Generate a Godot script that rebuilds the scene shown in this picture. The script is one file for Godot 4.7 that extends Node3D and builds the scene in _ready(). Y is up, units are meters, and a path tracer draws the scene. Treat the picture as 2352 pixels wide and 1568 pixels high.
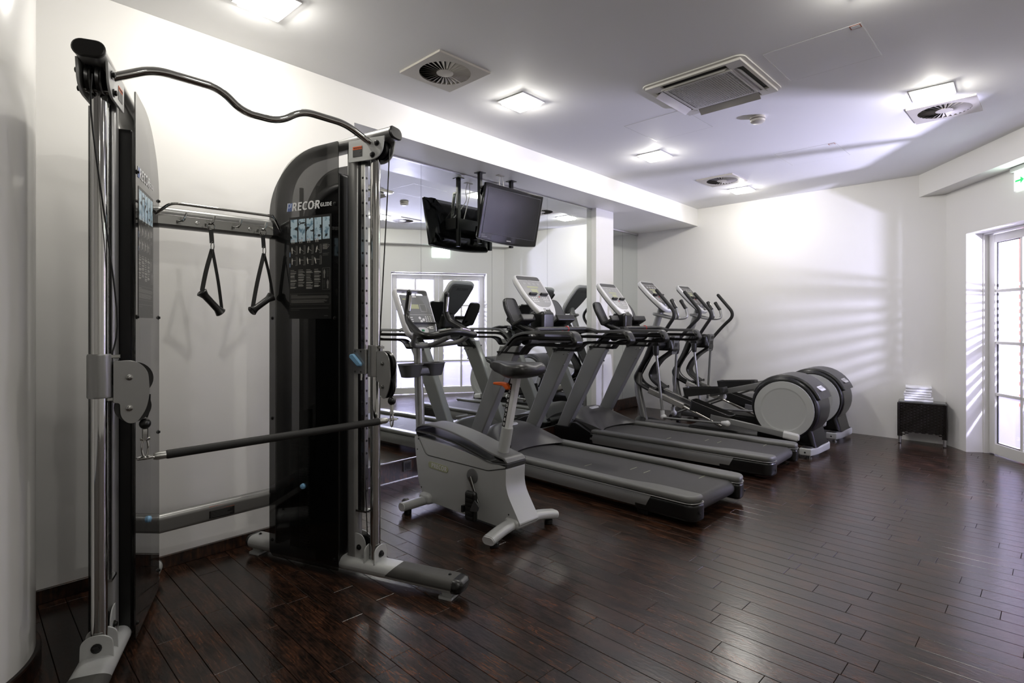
extends Node3D
# A hotel gym: cable machine, exercise bike, two treadmills, two ellipticals, mirror wall, glazed double door.
# x runs along the mirror wall, -z points at the mirror wall, y is up; the lens stands over the origin at 1.25 m.

const CEIL := 2.79
const SOFFIT := 2.558
const WALL_Z := -3.205
const MIRROR_Z := -3.61
const ALCOVE_Z := -4.24
const DOOR_A := Vector3(7.335, 0, -0.452)      # corner of far wall and door wall
const DOOR_D := Vector3(-0.8370, 0, 0.5472)    # along the door wall, away from that corner
const DOOR_N := Vector3(-0.5472, 0, -0.8370)   # out of the door wall, into the room

var M := {}
var names := {}

# ---------------------------------------------------------------- mesh building
class Sh:
	var v := PackedVector3Array()
	var uv := PackedVector2Array()
	var xf := Transform3D.IDENTITY

	func tri(a: Vector3, b: Vector3, c: Vector3, ua := Vector2.ZERO, ub := Vector2.ZERO, uc := Vector2.ZERO) -> void:
		v.append(xf * a)
		v.append(xf * b)
		v.append(xf * c)
		uv.append(ua)
		uv.append(ub)
		uv.append(uc)

	func quad(a: Vector3, b: Vector3, c: Vector3, d: Vector3, ua := Vector2.ZERO, ub := Vector2.ZERO, uc := Vector2.ZERO, ud := Vector2.ZERO) -> void:
		tri(a, b, c, ua, ub, uc)
		tri(a, c, d, ua, uc, ud)

	# rings of points joined one to the next; ends closed with fans
	func loft(rings: Array, cap := true, closed := false) -> void:
		var n: int = rings.size()
		for i in range(n - 1 if not closed else n):
			var r0: PackedVector3Array = rings[i]
			var r1: PackedVector3Array = rings[(i + 1) % n]
			var m := r0.size()
			for j in m:
				var k := (j + 1) % m
				quad(r0[j], r1[j], r1[k], r0[k])
		if cap and not closed:
			fan(rings[0], true)
			fan(rings[n - 1], false)

	func fan(r: PackedVector3Array, flip: bool) -> void:
		var c := Vector3.ZERO
		for p in r:
			c += p
		c /= r.size()
		for j in r.size():
			var k := (j + 1) % r.size()
			if flip:
				tri(c, r[j], r[k])
			else:
				tri(c, r[k], r[j])

	# a section (side, up) swept along a path
	func sweep(path: PackedVector3Array, section: PackedVector2Array, up := Vector3.UP, scale := [], cap := true, closed := false) -> void:
		var rings := []
		var n := path.size()
		var t_last := Vector3.ZERO
		var u := up
		for i in n:
			var t: Vector3
			if closed:
				t = (path[(i + 1) % n] - path[(i - 1 + n) % n]).normalized()
			elif i == 0:
				t = (path[1] - path[0]).normalized()
			elif i == n - 1:
				t = (path[n - 1] - path[n - 2]).normalized()
			else:
				t = ((path[i + 1] - path[i]).normalized() + (path[i] - path[i - 1]).normalized()).normalized()
			if i > 0:
				var ax := t_last.cross(t)
				if ax.length() > 1e-6:
					u = u.rotated(ax.normalized(), t_last.angle_to(t))
			u = (u - t * u.dot(t))
			if u.length() < 1e-4:
				u = Vector3.RIGHT if absf(t.x) < 0.9 else Vector3.FORWARD
				u = u - t * u.dot(t)
			u = u.normalized()
			var s := u.cross(t)
			var k: float = 1.0
			if scale.size() > 0:
				k = scale[i]
			var ring := PackedVector3Array()
			for q in section:
				ring.append(path[i] + (s * q.x + u * q.y) * k)
			rings.append(ring)
			t_last = t
		loft(rings, cap, closed)

	func tube(path: PackedVector3Array, r: float, seg := 12, scale := [], cap := true, closed := false) -> void:
		var sec := PackedVector2Array()
		for i in seg:
			sec.append(Vector2(cos(TAU * i / seg), sin(TAU * i / seg)) * r)
		sweep(path, sec, Vector3.UP if absf((path[1] - path[0]).normalized().y) < 0.9 else Vector3.RIGHT, scale, cap, closed)

	func cyl(a: Vector3, b: Vector3, r: float, seg := 14, bevel := 0.0) -> void:
		if bevel <= 0.0:
			tube(PackedVector3Array([a, b]), r, seg)
			return
		var d := (b - a).normalized() * bevel
		tube(PackedVector3Array([a, a + d, b - d, b]), r, seg, [(r - bevel) / r, 1.0, 1.0, (r - bevel) / r])

	# profile of (radius, height) turned round the axis
	func lathe(profile: Array, at: Vector3, axis := Vector3.UP, seg := 20) -> void:
		var a := axis.normalized()
		var s := (Vector3.RIGHT if absf(a.x) < 0.8 else Vector3.UP).cross(a).normalized()
		var w := a.cross(s)
		var rings := []
		for q in profile:
			var ring := PackedVector3Array()
			for i in seg:
				var t := TAU * i / seg
				ring.append(at + a * q.y + (s * cos(t) + w * sin(t)) * maxf(q.x, 0.00005))
			rings.append(ring)
		loft(rings, true)

	func ball(c: Vector3, r: float, seg := 14, squash := 1.0) -> void:
		var pr := []
		for i in range(0, 9):
			var t := PI * i / 8.0
			pr.append(Vector2(r * sin(t), -r * squash * cos(t)))
		lathe(pr, c, Vector3.UP, seg)

	func box(lo: Vector3, hi: Vector3, bevel := 0.0) -> void:
		var poly := PackedVector2Array([Vector2(lo.x, lo.y), Vector2(hi.x, lo.y), Vector2(hi.x, hi.y), Vector2(lo.x, hi.y)])
		prism(poly, lo.z, hi.z, bevel)

	# rounded block
	func rbox(lo: Vector3, hi: Vector3, r: float, k := 3) -> void:
		var c := (lo + hi) * 0.5
		var h := (hi - lo) * 0.5
		r = minf(r, minf(h.x, minf(h.y, h.z)) * 0.999)
		var inner := h - Vector3(r, r, r)
		var ax := [Vector3.RIGHT, Vector3.UP, Vector3.BACK]
		for f in 6:
			var n: Vector3 = ax[f % 3] * (1.0 if f < 3 else -1.0)
			var a: Vector3 = ax[(f + 1) % 3]
			var b: Vector3 = ax[(f + 2) % 3] * (1.0 if f < 3 else -1.0)
			var ha := absf(a.dot(inner))
			var hb := absf(b.dot(inner))
			var hn := absf(n.dot(inner))
			var us := []
			var ws := []
			for i in range(k + 1):
				us.append([-ha, -tan(PI / 4 * (1.0 - float(i) / k))])
				ws.append([-hb, -tan(PI / 4 * (1.0 - float(i) / k))])
			for i in range(k + 1):
				us.append([ha, tan(PI / 4 * float(i) / k)])
				ws.append([hb, tan(PI / 4 * float(i) / k)])
			var g := []
			for q in us:
				var row := []
				for w in ws:
					var d: Vector3 = (n + a * q[1] + b * w[1]).normalized() * r
					row.append(c + n * hn + a * q[0] + b * w[0] + d)
				g.append(row)
			for i in range(us.size() - 1):
				for j in range(ws.size() - 1):
					quad(g[i][j], g[i][j + 1], g[i + 1][j + 1], g[i + 1][j])

	# a polygon in xy pushed along z, its edges chamfered
	func prism(poly: PackedVector2Array, z0: float, z1: float, bevel := 0.0, k := 1) -> void:
		if Geometry2D.is_polygon_clockwise(poly):
			poly = poly.duplicate()
			poly.reverse()
		var layers := []
		if bevel > 0.0:
			for i in range(k + 1):
				var t := PI / 2 * float(i) / k
				layers.append([Sh.inset(poly, bevel * (1.0 - sin(t))), z0 + bevel * (1.0 - cos(t))])
			for i in range(k + 1):
				var t := PI / 2 * float(k - i) / k
				layers.append([Sh.inset(poly, bevel * (1.0 - sin(t))), z1 - bevel * (1.0 - cos(t))])
		else:
			layers = [[poly, z0], [poly, z1]]
		var rings := []
		for l in layers:
			var r := PackedVector3Array()
			for p in l[0]:
				r.append(Vector3(p.x, p.y, l[1]))
			rings.append(r)
		loft(rings, false)
		var ends := [[layers[0][0], z0, true], [layers[layers.size() - 1][0], z1, false]]
		for e in ends:
			var q: PackedVector2Array = e[0]
			var ids := Geometry2D.triangulate_polygon(q)
			for i in range(0, ids.size(), 3):
				var a := Vector3(q[ids[i]].x, q[ids[i]].y, e[1])
				var b := Vector3(q[ids[i + 1]].x, q[ids[i + 1]].y, e[1])
				var c := Vector3(q[ids[i + 2]].x, q[ids[i + 2]].y, e[1])
				var ccw := (b - a).cross(c - a).z > 0
				if ccw == e[2]:
					tri(a, b, c)
				else:
					tri(a, c, b)

	static func inset(poly: PackedVector2Array, d: float) -> PackedVector2Array:
		var out := PackedVector2Array()
		var n := poly.size()
		for i in n:
			var p := poly[i]
			var a := (p - poly[(i - 1 + n) % n]).normalized()
			var b := (poly[(i + 1) % n] - p).normalized()
			var na := Vector2(-a.y, a.x)
			var nb := Vector2(-b.y, b.x)
			var m := (na + nb)
			if m.length() < 0.2:
				out.append(p + na * d)
				continue
			m = m.normalized()
			out.append(p + m * (d / maxf(0.45, m.dot(na))))
		return out

	# a grid of points as a smooth sheet
	func sheet(g: Array, uvs := false) -> void:
		var n := g.size()
		for i in range(n - 1):
			var m: int = g[i].size()
			for j in range(m - 1):
				if uvs:
					quad(g[i][j], g[i][j + 1], g[i + 1][j + 1], g[i + 1][j], Vector2(float(j) / (m - 1), float(i) / (n - 1)), Vector2(float(j + 1) / (m - 1), float(i) / (n - 1)), Vector2(float(j + 1) / (m - 1), float(i + 1) / (n - 1)), Vector2(float(j) / (m - 1), float(i + 1) / (n - 1)))
				else:
					quad(g[i][j], g[i][j + 1], g[i + 1][j + 1], g[i + 1][j])

	func mesh(crease := 38.0) -> ArrayMesh:
		var nf := v.size() / 3
		var fa := PackedVector3Array()
		var fu := PackedVector3Array()
		fa.resize(nf)
		fu.resize(nf)
		var at := {}
		var keys := PackedInt32Array()
		keys.resize(nf * 3)
		var lists := []
		for f in nf:
			var cr := (v[f * 3 + 2] - v[f * 3]).cross(v[f * 3 + 1] - v[f * 3])
			fa[f] = cr
			fu[f] = cr.normalized()
			for c in 3:
				var p := v[f * 3 + c]
				var key := Vector3i(roundi(p.x * 20000), roundi(p.y * 20000), roundi(p.z * 20000))
				var id: int = at.get(key, -1)
				if id < 0:
					id = lists.size()
					at[key] = id
					lists.append(PackedInt32Array())
				lists[id].append(f)
				keys[f * 3 + c] = id
		var cs := cos(deg_to_rad(crease))
		var nr := PackedVector3Array()
		nr.resize(nf * 3)
		for f in nf:
			var u := fu[f]
			for c in 3:
				var s := Vector3.ZERO
				for o in lists[keys[f * 3 + c]]:
					if fu[o].dot(u) > cs:
						s += fa[o]
				nr[f * 3 + c] = s.normalized() if s.length_squared() > 1e-20 else (u if u.length() > 0.5 else Vector3.UP)
		var arr := []
		arr.resize(Mesh.ARRAY_MAX)
		arr[Mesh.ARRAY_VERTEX] = v
		arr[Mesh.ARRAY_NORMAL] = nr
		arr[Mesh.ARRAY_TEX_UV] = uv
		var am := ArrayMesh.new()
		am.add_surface_from_arrays(Mesh.PRIMITIVE_TRIANGLES, arr)
		return am

func V(x: float, y: float, z: float) -> Vector3:
	return Vector3(x, y, z)

func P2(a: Array) -> PackedVector2Array:
	var r := PackedVector2Array()
	for i in range(0, a.size(), 2):
		r.append(Vector2(a[i], a[i + 1]))
	return r

func P3(a: Array) -> PackedVector3Array:
	return PackedVector3Array(a)

func circ(r: float, n := 14) -> PackedVector2Array:
	var p := PackedVector2Array()
	for i in n:
		p.append(Vector2(cos(TAU * i / n), sin(TAU * i / n)) * r)
	return p

func rrect(w: float, h: float, r: float, n := 4) -> PackedVector2Array:
	var p := PackedVector2Array()
	r = minf(r, minf(w, h) * 0.4999)
	for q in 4:
		var c := Vector2((w / 2 - r) * (1 if q == 0 or q == 3 else -1), (h / 2 - r) * (1 if q < 2 else -1))
		for i in range(n + 1):
			var t := PI / 2 * (q + float(i) / n)
			p.append(c + Vector2(cos(t), sin(t)) * r)
	return p

# corners of an open line rounded off
func fillet(p: Array, r: float, n := 6) -> PackedVector3Array:
	var o := PackedVector3Array([p[0]])
	for i in range(1, p.size() - 1):
		var a: Vector3 = p[i - 1] - p[i]
		var b: Vector3 = p[i + 1] - p[i]
		var d := minf(r, minf(a.length(), b.length()) * 0.49)
		var s: Vector3 = p[i] + a.normalized() * d
		var e: Vector3 = p[i] + b.normalized() * d
		for k in range(n + 1):
			var t := float(k) / n
			o.append(s.lerp(p[i], t).lerp(p[i].lerp(e, t), t))
	o.append(p[p.size() - 1])
	return o

# a polygon with its corners rounded; radii one for all or one each
func rpoly(p: PackedVector2Array, r, n := 4) -> PackedVector2Array:
	var o := PackedVector2Array()
	var m := p.size()
	for i in m:
		var a := p[(i - 1 + m) % m] - p[i]
		var b := p[(i + 1) % m] - p[i]
		var rr: float = r[i] if r is Array else r
		var d := minf(rr, minf(a.length(), b.length()) * 0.49)
		if d < 0.0005:
			o.append(p[i])
			continue
		var s := p[i] + a.normalized() * d
		var e := p[i] + b.normalized() * d
		for k in range(n + 1):
			var t := float(k) / n
			o.append(s.lerp(p[i], t).lerp(p[i].lerp(e, t), t))
	return o

# a smooth line through points
func smooth(p: Array, n := 6) -> PackedVector3Array:
	var o := PackedVector3Array()
	for i in range(p.size() - 1):
		var a: Vector3 = p[maxi(i - 1, 0)]
		var b: Vector3 = p[i]
		var c: Vector3 = p[i + 1]
		var d: Vector3 = p[mini(i + 2, p.size() - 1)]
		for k in n:
			o.append(b.cubic_interpolate(c, a, d, float(k) / n))
	o.append(p[p.size() - 1])
	return o

# ---------------------------------------------------------------- things and parts
func numbered(called: String) -> String:
	var n: int = names.get(called, 0)
	names[called] = n + 1
	return called if n == 0 else "%s_%03d" % [called, n]

func thing(called: String, label: String, category: String, at := Vector3.ZERO, turn := 0.0, group := "") -> Node3D:
	var o := Node3D.new()
	o.name = numbered(called)
	add_child(o)
	o.position = at
	o.rotation.y = turn
	tag(o, label, category, group)
	return o

func tag(o: Node, label: String, category := "", group := "", kind := "") -> void:
	if label:
		o.set_meta("label", label)
	if category:
		o.set_meta("category", category)
	if group:
		o.set_meta("group", group)
	if kind:
		o.set_meta("kind", kind)

func put(parent: Node, called: String, s, m: Material, label := "", crease := 38.0) -> MeshInstance3D:
	var o := MeshInstance3D.new()
	o.name = called if parent != self else numbered(called)
	o.mesh = s.mesh(crease) if s is Sh else s
	o.material_override = m
	parent.add_child(o, true)
	if label:
		o.set_meta("label", label)
	return o

func struct(called: String, s, m: Material, label := "", category := "") -> MeshInstance3D:
	var o := put(self, called, s, m)
	tag(o, label, category, "", "structure")
	return o

func copy_of(o: Node3D, at: Vector3, turn: float, label: String) -> Node3D:
	var c: Node3D = o.duplicate()
	c.name = numbered(String(o.name))
	add_child(c)
	c.position = at
	c.rotation.y = turn
	c.set_meta("label", label)
	return c

func text(parent: Node, called: String, words: String, size: float, depth: float, xf: Transform3D, m: Material, bold := true, italic := false) -> MeshInstance3D:
	var t := TextMesh.new()
	var f := SystemFont.new()
	f.font_names = PackedStringArray(["Droid Sans"])
	f.font_weight = 700 if bold else 400
	f.font_italic = italic
	t.font = f
	t.text = words
	t.font_size = 64
	t.pixel_size = size / 64.0 * 1.36
	t.depth = depth
	var o := MeshInstance3D.new()
	o.name = called
	o.mesh = t
	o.material_override = m
	o.transform = xf
	parent.add_child(o, true)
	return o

# axes of a face: right, up, out
func face_at(at: Vector3, right: Vector3, up: Vector3) -> Transform3D:
	return Transform3D(Basis(right.normalized(), up.normalized(), right.normalized().cross(up.normalized())), at)

func mat(key: String, c: Color, rough := 0.5, metal := 0.0, spec := 0.5) -> StandardMaterial3D:
	var m := StandardMaterial3D.new()
	m.resource_name = key
	m.albedo_color = c
	m.roughness = rough
	m.metallic = metal
	m.metallic_specular = spec
	m.cull_mode = BaseMaterial3D.CULL_DISABLED
	M[key] = m
	return m

func grain(m: StandardMaterial3D, freq: float, depth: float, scale := 1.0, sd := 3) -> void:
	var nt := NoiseTexture2D.new()
	nt.width = 256
	nt.height = 256
	nt.seamless = true
	var fn := FastNoiseLite.new()
	fn.seed = sd
	fn.frequency = freq
	fn.fractal_octaves = 3
	nt.noise = fn
	m.heightmap_enabled = true
	m.heightmap_texture = nt
	m.heightmap_scale = depth
	m.uv1_triplanar = true
	m.uv1_world_triplanar = true
	m.uv1_scale = Vector3.ONE * scale

# ---------------------------------------------------------------- materials
func wood_image(w: int, h: int, sd: int, dark: Color, mid: Color, warm: Color) -> ImageTexture:
	var a := FastNoiseLite.new()
	a.seed = sd
	a.frequency = 0.006
	a.fractal_octaves = 4
	var b := FastNoiseLite.new()
	b.seed = sd + 7
	b.frequency = 0.02
	b.fractal_octaves = 3
	var im := Image.create(w, h, false, Image.FORMAT_RGB8)
	for y in h:
		for x in w:
			var wob := a.get_noise_2d(x * 1.2, y * 0.55)
			var ring := sin((x * 0.035 + wob * 11.0) * 2.2) * 0.5 + 0.5
			var fine := b.get_noise_2d(x * 6.0, y * 0.35)
			var fig := b.get_noise_2d(x * 0.7 + 400.0, y * 0.22)
			var t := clampf(0.42 + 0.30 * (ring - 0.5) + 0.55 * fine + 0.5 * fig, 0.0, 1.0)
			var c := dark.lerp(mid, smoothstep(0.05, 0.5, t)).lerp(warm, smoothstep(0.45, 0.95, t))
			im.set_pixel(x, y, c)
	return ImageTexture.create_from_image(im)

func materials() -> void:
	var m := mat("wall_paint", Color(0.92, 0.915, 0.905), 0.42, 0.0, 0.4)
	grain(m, 0.02, 0.16, 0.7)
	m = mat("pillar_paint", Color(0.92, 0.915, 0.905), 0.18, 0.0, 0.5)
	m = mat("ceiling_paint", Color(0.93, 0.93, 0.93), 0.7, 0.0, 0.3)
	mat("joinery_white", Color(0.86, 0.855, 0.835), 0.3)
	mat("mirror", Color(0.92, 0.935, 0.925), 0.0, 1.0)
	mat("alu", Color(0.72, 0.72, 0.71), 0.3, 1.0)
	mat("seam", Color(0.2, 0.2, 0.2), 0.6)
	var wd := [[Color(0.085, 0.058, 0.045), Color(0.185, 0.12, 0.09), Color(0.3, 0.19, 0.13)], [Color(0.08, 0.06, 0.048), Color(0.165, 0.112, 0.088), Color(0.26, 0.17, 0.125)], [Color(0.09, 0.062, 0.046), Color(0.2, 0.128, 0.093), Color(0.32, 0.2, 0.135)]]
	for i in 3:
		m = mat("plank%d" % i, Color.WHITE, 0.23, 0.0, 0.5)
		m.albedo_texture = wood_image(512, 1024, 11 + i * 31, wd[i][0], wd[i][1], wd[i][2])
		var nt := NoiseTexture2D.new()
		nt.width = 512
		nt.height = 512
		nt.seamless = true
		var fn := FastNoiseLite.new()
		fn.seed = 90 + i
		fn.frequency = 0.06
		fn.fractal_octaves = 4
		nt.noise = fn
		m.heightmap_enabled = true
		m.heightmap_texture = nt
		m.heightmap_scale = 0.025
	m = mat("skirting", Color.WHITE, 0.35)
	m.albedo_texture = M["plank0"].albedo_texture
	m.uv1_triplanar = true
	m.uv1_world_triplanar = true
	m.uv1_scale = Vector3(0.8, 0.8, 0.8)
	mat("subfloor", Color(0.05, 0.035, 0.028), 0.8)
	# machine finishes
	mat("chrome", Color(0.78, 0.78, 0.77), 0.06, 1.0)
	mat("steel", Color(0.62, 0.62, 0.61), 0.22, 1.0)
	m = mat("silver", Color(0.56, 0.56, 0.555), 0.34, 0.55)
	m.clearcoat_enabled = true
	m.clearcoat = 0.4
	m.clearcoat_roughness = 0.12
	m = mat("pale", Color(0.68, 0.685, 0.68), 0.34, 0.1)
	m = mat("white_plastic", Color(0.8, 0.8, 0.8), 0.28)
	mat("grey_plastic", Color(0.36, 0.36, 0.36), 0.38)
	mat("mid_plastic", Color(0.235, 0.235, 0.24), 0.4)
	mat("dark_plastic", Color(0.115, 0.113, 0.112), 0.36)
	mat("black_plastic", Color(0.035, 0.035, 0.036), 0.32)
	mat("rubber", Color(0.09, 0.088, 0.086), 0.6)
	mat("black", Color(0.012, 0.012, 0.012), 0.5)
	mat("gloss_black", Color(0.018, 0.018, 0.02), 0.07)
	m = mat("belt", Color(0.2, 0.195, 0.19), 0.62)
	grain(m, 0.25, 0.05, 3.0)
	m = mat("pad", Color(0.25, 0.245, 0.235), 0.6)
	m = mat("smoked", Color(0.055, 0.055, 0.057, 0.66), 0.04, 0.0, 0.5)
	m.transparency = BaseMaterial3D.TRANSPARENCY_ALPHA
	m = mat("glass", Color(0.9, 0.95, 0.95, 0.04), 0.0)
	m.transparency = BaseMaterial3D.TRANSPARENCY_ALPHA
	m = mat("frost", Color(0.86, 0.87, 0.93, 0.72), 0.7)
	m.transparency = BaseMaterial3D.TRANSPARENCY_ALPHA
	m.backlight_enabled = true
	m.backlight = Color(0.8, 0.8, 0.85)
	mat("print_white", Color(0.85, 0.85, 0.85), 0.5)
	mat("print_blue", Color(0.42, 0.5, 0.72), 0.5)
	mat("pale_blue", Color(0.5, 0.68, 0.82), 0.35)
	mat("orange", Color(0.85, 0.36, 0.03), 0.4)
	mat("red", Color(0.72, 0.03, 0.04), 0.4)
	mat("yellow", Color(0.8, 0.68, 0.1), 0.5)
	mat("lcd", Color(0.62, 0.63, 0.5), 0.3)
	mat("console_grey", Color(0.42, 0.425, 0.425), 0.3)
	mat("console_light", Color(0.6, 0.6, 0.6), 0.3)
	mat("console_dark", Color(0.27, 0.26, 0.255), 0.3)
	mat("sign_green_plain", Color(0.15, 0.45, 0.3), 0.4)
	mat("console_light2", Color(0.56, 0.56, 0.555), 0.3)
	mat("rail_top", Color(0.37, 0.37, 0.36), 0.45)
	m = mat("hood", Color(0.24, 0.235, 0.23), 0.38)
	mat("bright_alu", Color(0.8, 0.79, 0.76), 0.25, 0.8)
	mat("screen_off", Color(0.028, 0.027, 0.027), 0.14)
	mat("clear_strip", Color(0.5, 0.5, 0.5), 0.1)
	mat("stool_glass", Color(0.42, 0.43, 0.42), 0.08)
	mat("vent_cream", Color(0.74, 0.72, 0.69), 0.45)
	mat("vent_white", Color(0.82, 0.81, 0.79), 0.4)
	m = mat("placard", Color.WHITE, 0.35)
	m.albedo_texture = placard_texture()
	mat("terracotta", Color(0.62, 0.38, 0.3), 0.8)
	mat("corridor_paint", Color(0.92, 0.915, 0.905), 0.7)
	m = mat("towel", Color(0.93, 0.93, 0.94), 0.95)
	m.rim_enabled = true
	m.rim = 0.4
	mat("wicker", Color(0.075, 0.055, 0.045), 0.32)
	mat("wicker_core", Color(0.075, 0.055, 0.045), 0.4)
	m = mat("tinted_glass", Color(0.2, 0.21, 0.21, 0.6), 0.03)
	m.transparency = BaseMaterial3D.TRANSPARENCY_ALPHA
	m = mat("lamp_glow", Color(1, 1, 1), 0.5)
	m.emission_enabled = true
	m.emission = Color(1.0, 0.985, 0.95)
	m.emission_energy_multiplier = 12.0
	m = mat("corridor_glow", Color(1, 1, 1), 0.5)
	m.emission_enabled = true
	m.emission = Color(0.9, 0.9, 1.0)
	m.emission_energy_multiplier = 6.0
	m = mat("sign_glow", Color(1, 1, 1), 0.4)
	m.emission_enabled = true
	m.emission = Color(0.9, 1.0, 0.94)
	m.emission_energy_multiplier = 2.2
	m = mat("sign_green", Color(0.05, 0.6, 0.3), 0.4)
	m.emission_enabled = true
	m.emission = Color(0.1, 0.75, 0.4)
	m.emission_energy_multiplier = 1.2

# ---------------------------------------------------------------- camera, light, exposure
func set_view() -> void:
	var cam := Camera3D.new()
	cam.name = "camera"
	add_child(cam)
	cam.projection = Camera3D.PROJECTION_FRUSTUM
	cam.near = 0.05
	cam.far = 60.0
	cam.size = 1568.0 / 1270.0 * 0.05
	cam.frustum_offset = Vector2(0.0, -44.5 / 1270.0 * 0.05)
	cam.position = Vector3(0, 1.25, 0)
	cam.rotation_degrees = Vector3(0, -47.692, 0)
	cam.current = true
	var we := WorldEnvironment.new()
	we.name = "world"
	var e := Environment.new()
	e.background_mode = Environment.BG_COLOR
	e.background_color = Color(0.5, 0.52, 0.58)
	e.tonemap_mode = Environment.TONE_MAPPER_LINEAR
	e.tonemap_exposure = 1.0
	e.sdfgi_enabled = true
	e.ssao_enabled = true
	e.ssil_enabled = true
	we.environment = e
	add_child(we)

# ---------------------------------------------------------------- the room
func upright_wall(s: Sh, a: Vector3, b: Vector3, thick: float, y0: float, y1: float) -> void:
	# from a to b, its back `thick` to the right of that way
	var d := (b - a).normalized()
	var n := d.cross(Vector3.UP) * thick
	var poly := PackedVector2Array([Vector2(a.x, a.z), Vector2(b.x, b.z), Vector2(b.x + n.x, b.z + n.z), Vector2(a.x + n.x, a.z + n.z)])
	flat_slab(s, poly, y0, y1)

func flat_slab(s: Sh, poly: PackedVector2Array, y0: float, y1: float, bevel := 0.0) -> void:
	# polygon of (x, z), upright between y0 and y1
	var keep := s.xf
	s.xf = keep * Transform3D(Basis(Vector3.RIGHT, Vector3.BACK, Vector3.DOWN), Vector3.ZERO)
	s.prism(poly, -y1, -y0, bevel)
	s.xf = keep

func door_pt(s: float, y: float, out := 0.0) -> Vector3:
	return DOOR_A + DOOR_D * s + DOOR_N * out + Vector3(0, y, 0)

func build_room() -> void:
	# floor slab, then planks on it
	var s := Sh.new()
	flat_slab(s, P2([-2.6, -4.4, 9.6, -4.4, 9.6, 4.2, -2.6, 4.2]), -0.12, -0.014)
	var fl := struct("floor", s, M["subfloor"], "dark brown wooden strip floor", "floor")
	planks(fl)
	# ceiling
	s = Sh.new()
	flat_slab(s, P2([-2.6, -4.4, 7.75, -4.4, 7.5, -0.4, 2.6, 2.81, -2.6, 2.81]), CEIL, CEIL + 0.12)
	struct("ceiling", s, M["ceiling_paint"], "white painted ceiling", "ceiling")
	# back wall up to the mirror niche
	s = Sh.new()
	s.box(V(-2.6, 0, WALL_Z - 0.5), V(1.985, CEIL, WALL_Z))
	struct("wall_back", s, M["wall_paint"], "plain white wall behind the cable machine", "wall")
	s = Sh.new()
	s.box(V(1.985, SOFFIT, -4.4), V(7.8, CEIL, WALL_Z))
	struct("trim_1", s, M["wall_paint"], "white bulkhead over the mirrors", "bulkhead")
	s = Sh.new()
	s.box(V(1.985, 0, -4.4), V(5.36, SOFFIT, MIRROR_Z - 0.008))
	s.box(V(5.36, 0, -4.4), V(7.8, SOFFIT, -4.158))
	struct("wall_mirror", s, M["wall_paint"], "white wall that carries the mirrors", "wall")
	s = Sh.new()
	s.box(V(5.325, 0, -4.3), V(5.69, SOFFIT, -3.545))
	struct("trim_2", s, M["wall_paint"], "slim white pier between two runs of mirror", "pier")
	# far wall
	s = Sh.new()
	upright_wall(s, V(7.535, 0, -4.3), V(7.345, 0, -0.40), 0.2, 0, CEIL)
	struct("wall_far", s, M["wall_paint"], "white end wall with stripes of light from the door", "wall")
	# door wall with its opening (0.375 .. 2.13 along it, 2.16 high)
	s = Sh.new()
	upright_wall(s, door_pt(-0.03, 0), door_pt(0.43, 0), 0.16, 0, CEIL)
	upright_wall(s, door_pt(2.075, 0), door_pt(6.0, 0), 0.16, 0, CEIL)
	upright_wall(s, door_pt(0.43, 0), door_pt(2.075, 0), 0.16, 2.1, CEIL)
	struct("wall_door", s, M["wall_paint"], "white wall with the glazed double door", "wall")
	# bulkhead over the door
	s = Sh.new()
	var b0 := door_pt(-0.12, 0, 0.0)
	var b1 := door_pt(6.0, 0, 0.0)
	var b2 := door_pt(6.0, 0, 0.34)
	var b3 := door_pt(-0.2, 0, 0.34)
	flat_slab(s, PackedVector2Array([Vector2(b0.x, b0.z), Vector2(b1.x, b1.z), Vector2(b2.x, b2.z), Vector2(b3.x, b3.z)]), SOFFIT, CEIL + 0.02)
	struct("trim_3", s, M["wall_paint"], "white bulkhead over the glazed door", "bulkhead")
	# the sides behind the lens
	s = Sh.new()
	s.box(V(-2.6, 0, 2.7), V(2.75, CEIL, 2.85))
	struct("wall_rear", s, M["wall_paint"], "plain white wall behind the viewer", "wall")
	s = Sh.new()
	s.box(V(-2.75, 0, -3.3), V(-2.6, CEIL, 2.85))
	struct("wall_left", s, M["wall_paint"], "plain white side wall", "wall")
	# round pillar
	s = Sh.new()
	s.lathe([Vector2(0.42, 0.0), Vector2(0.42, CEIL)], V(-0.09, 0, -2.727), Vector3.UP, 96)
	struct("trim_4", s, M["pillar_paint"], "round white glossy pillar beside the cable machine", "pillar")
	s = Sh.new()
	s.lathe([Vector2(0.421, 0.0), Vector2(0.436, 0.0), Vector2(0.436, 0.063), Vector2(0.432, 0.068), Vector2(0.421, 0.068)], V(-0.09, 0, -2.727), Vector3.UP, 96)
	struct("baseboard_pillar", s, M["skirting"], "dark curved baseboard round the white pillar", "baseboard")
	# baseboards
	s = Sh.new()
	s.box(V(-2.6, 0, WALL_Z), V(1.985, 0.063, WALL_Z + 0.015), 0.002)
	struct("baseboard_back", s, M["skirting"], "dark wooden baseboard under the plain wall", "baseboard")
	s = Sh.new()
	s.box(V(1.985, 0, WALL_Z + 0.012), V(2.0, 0.063, MIRROR_Z), 0.002)
	s.box(V(1.99, 0, MIRROR_Z - 0.01), V(5.325, 0.15, MIRROR_Z + 0.006), 0.002)
	s.box(V(5.69, 0, -4.16), V(7.55, 0.15, -4.144), 0.002)
	struct("baseboard_mirror", s, M["skirting"], "tall dark wooden plinth under the mirrors", "baseboard")
	s = Sh.new()
	s.box(V(1.99, 0.1505, MIRROR_Z - 0.008), V(5.325, 0.155, MIRROR_Z + 0.007))
	s.box(V(1.99, 0.0, MIRROR_Z + 0.006), V(5.325, 0.004, MIRROR_Z + 0.012))
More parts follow.
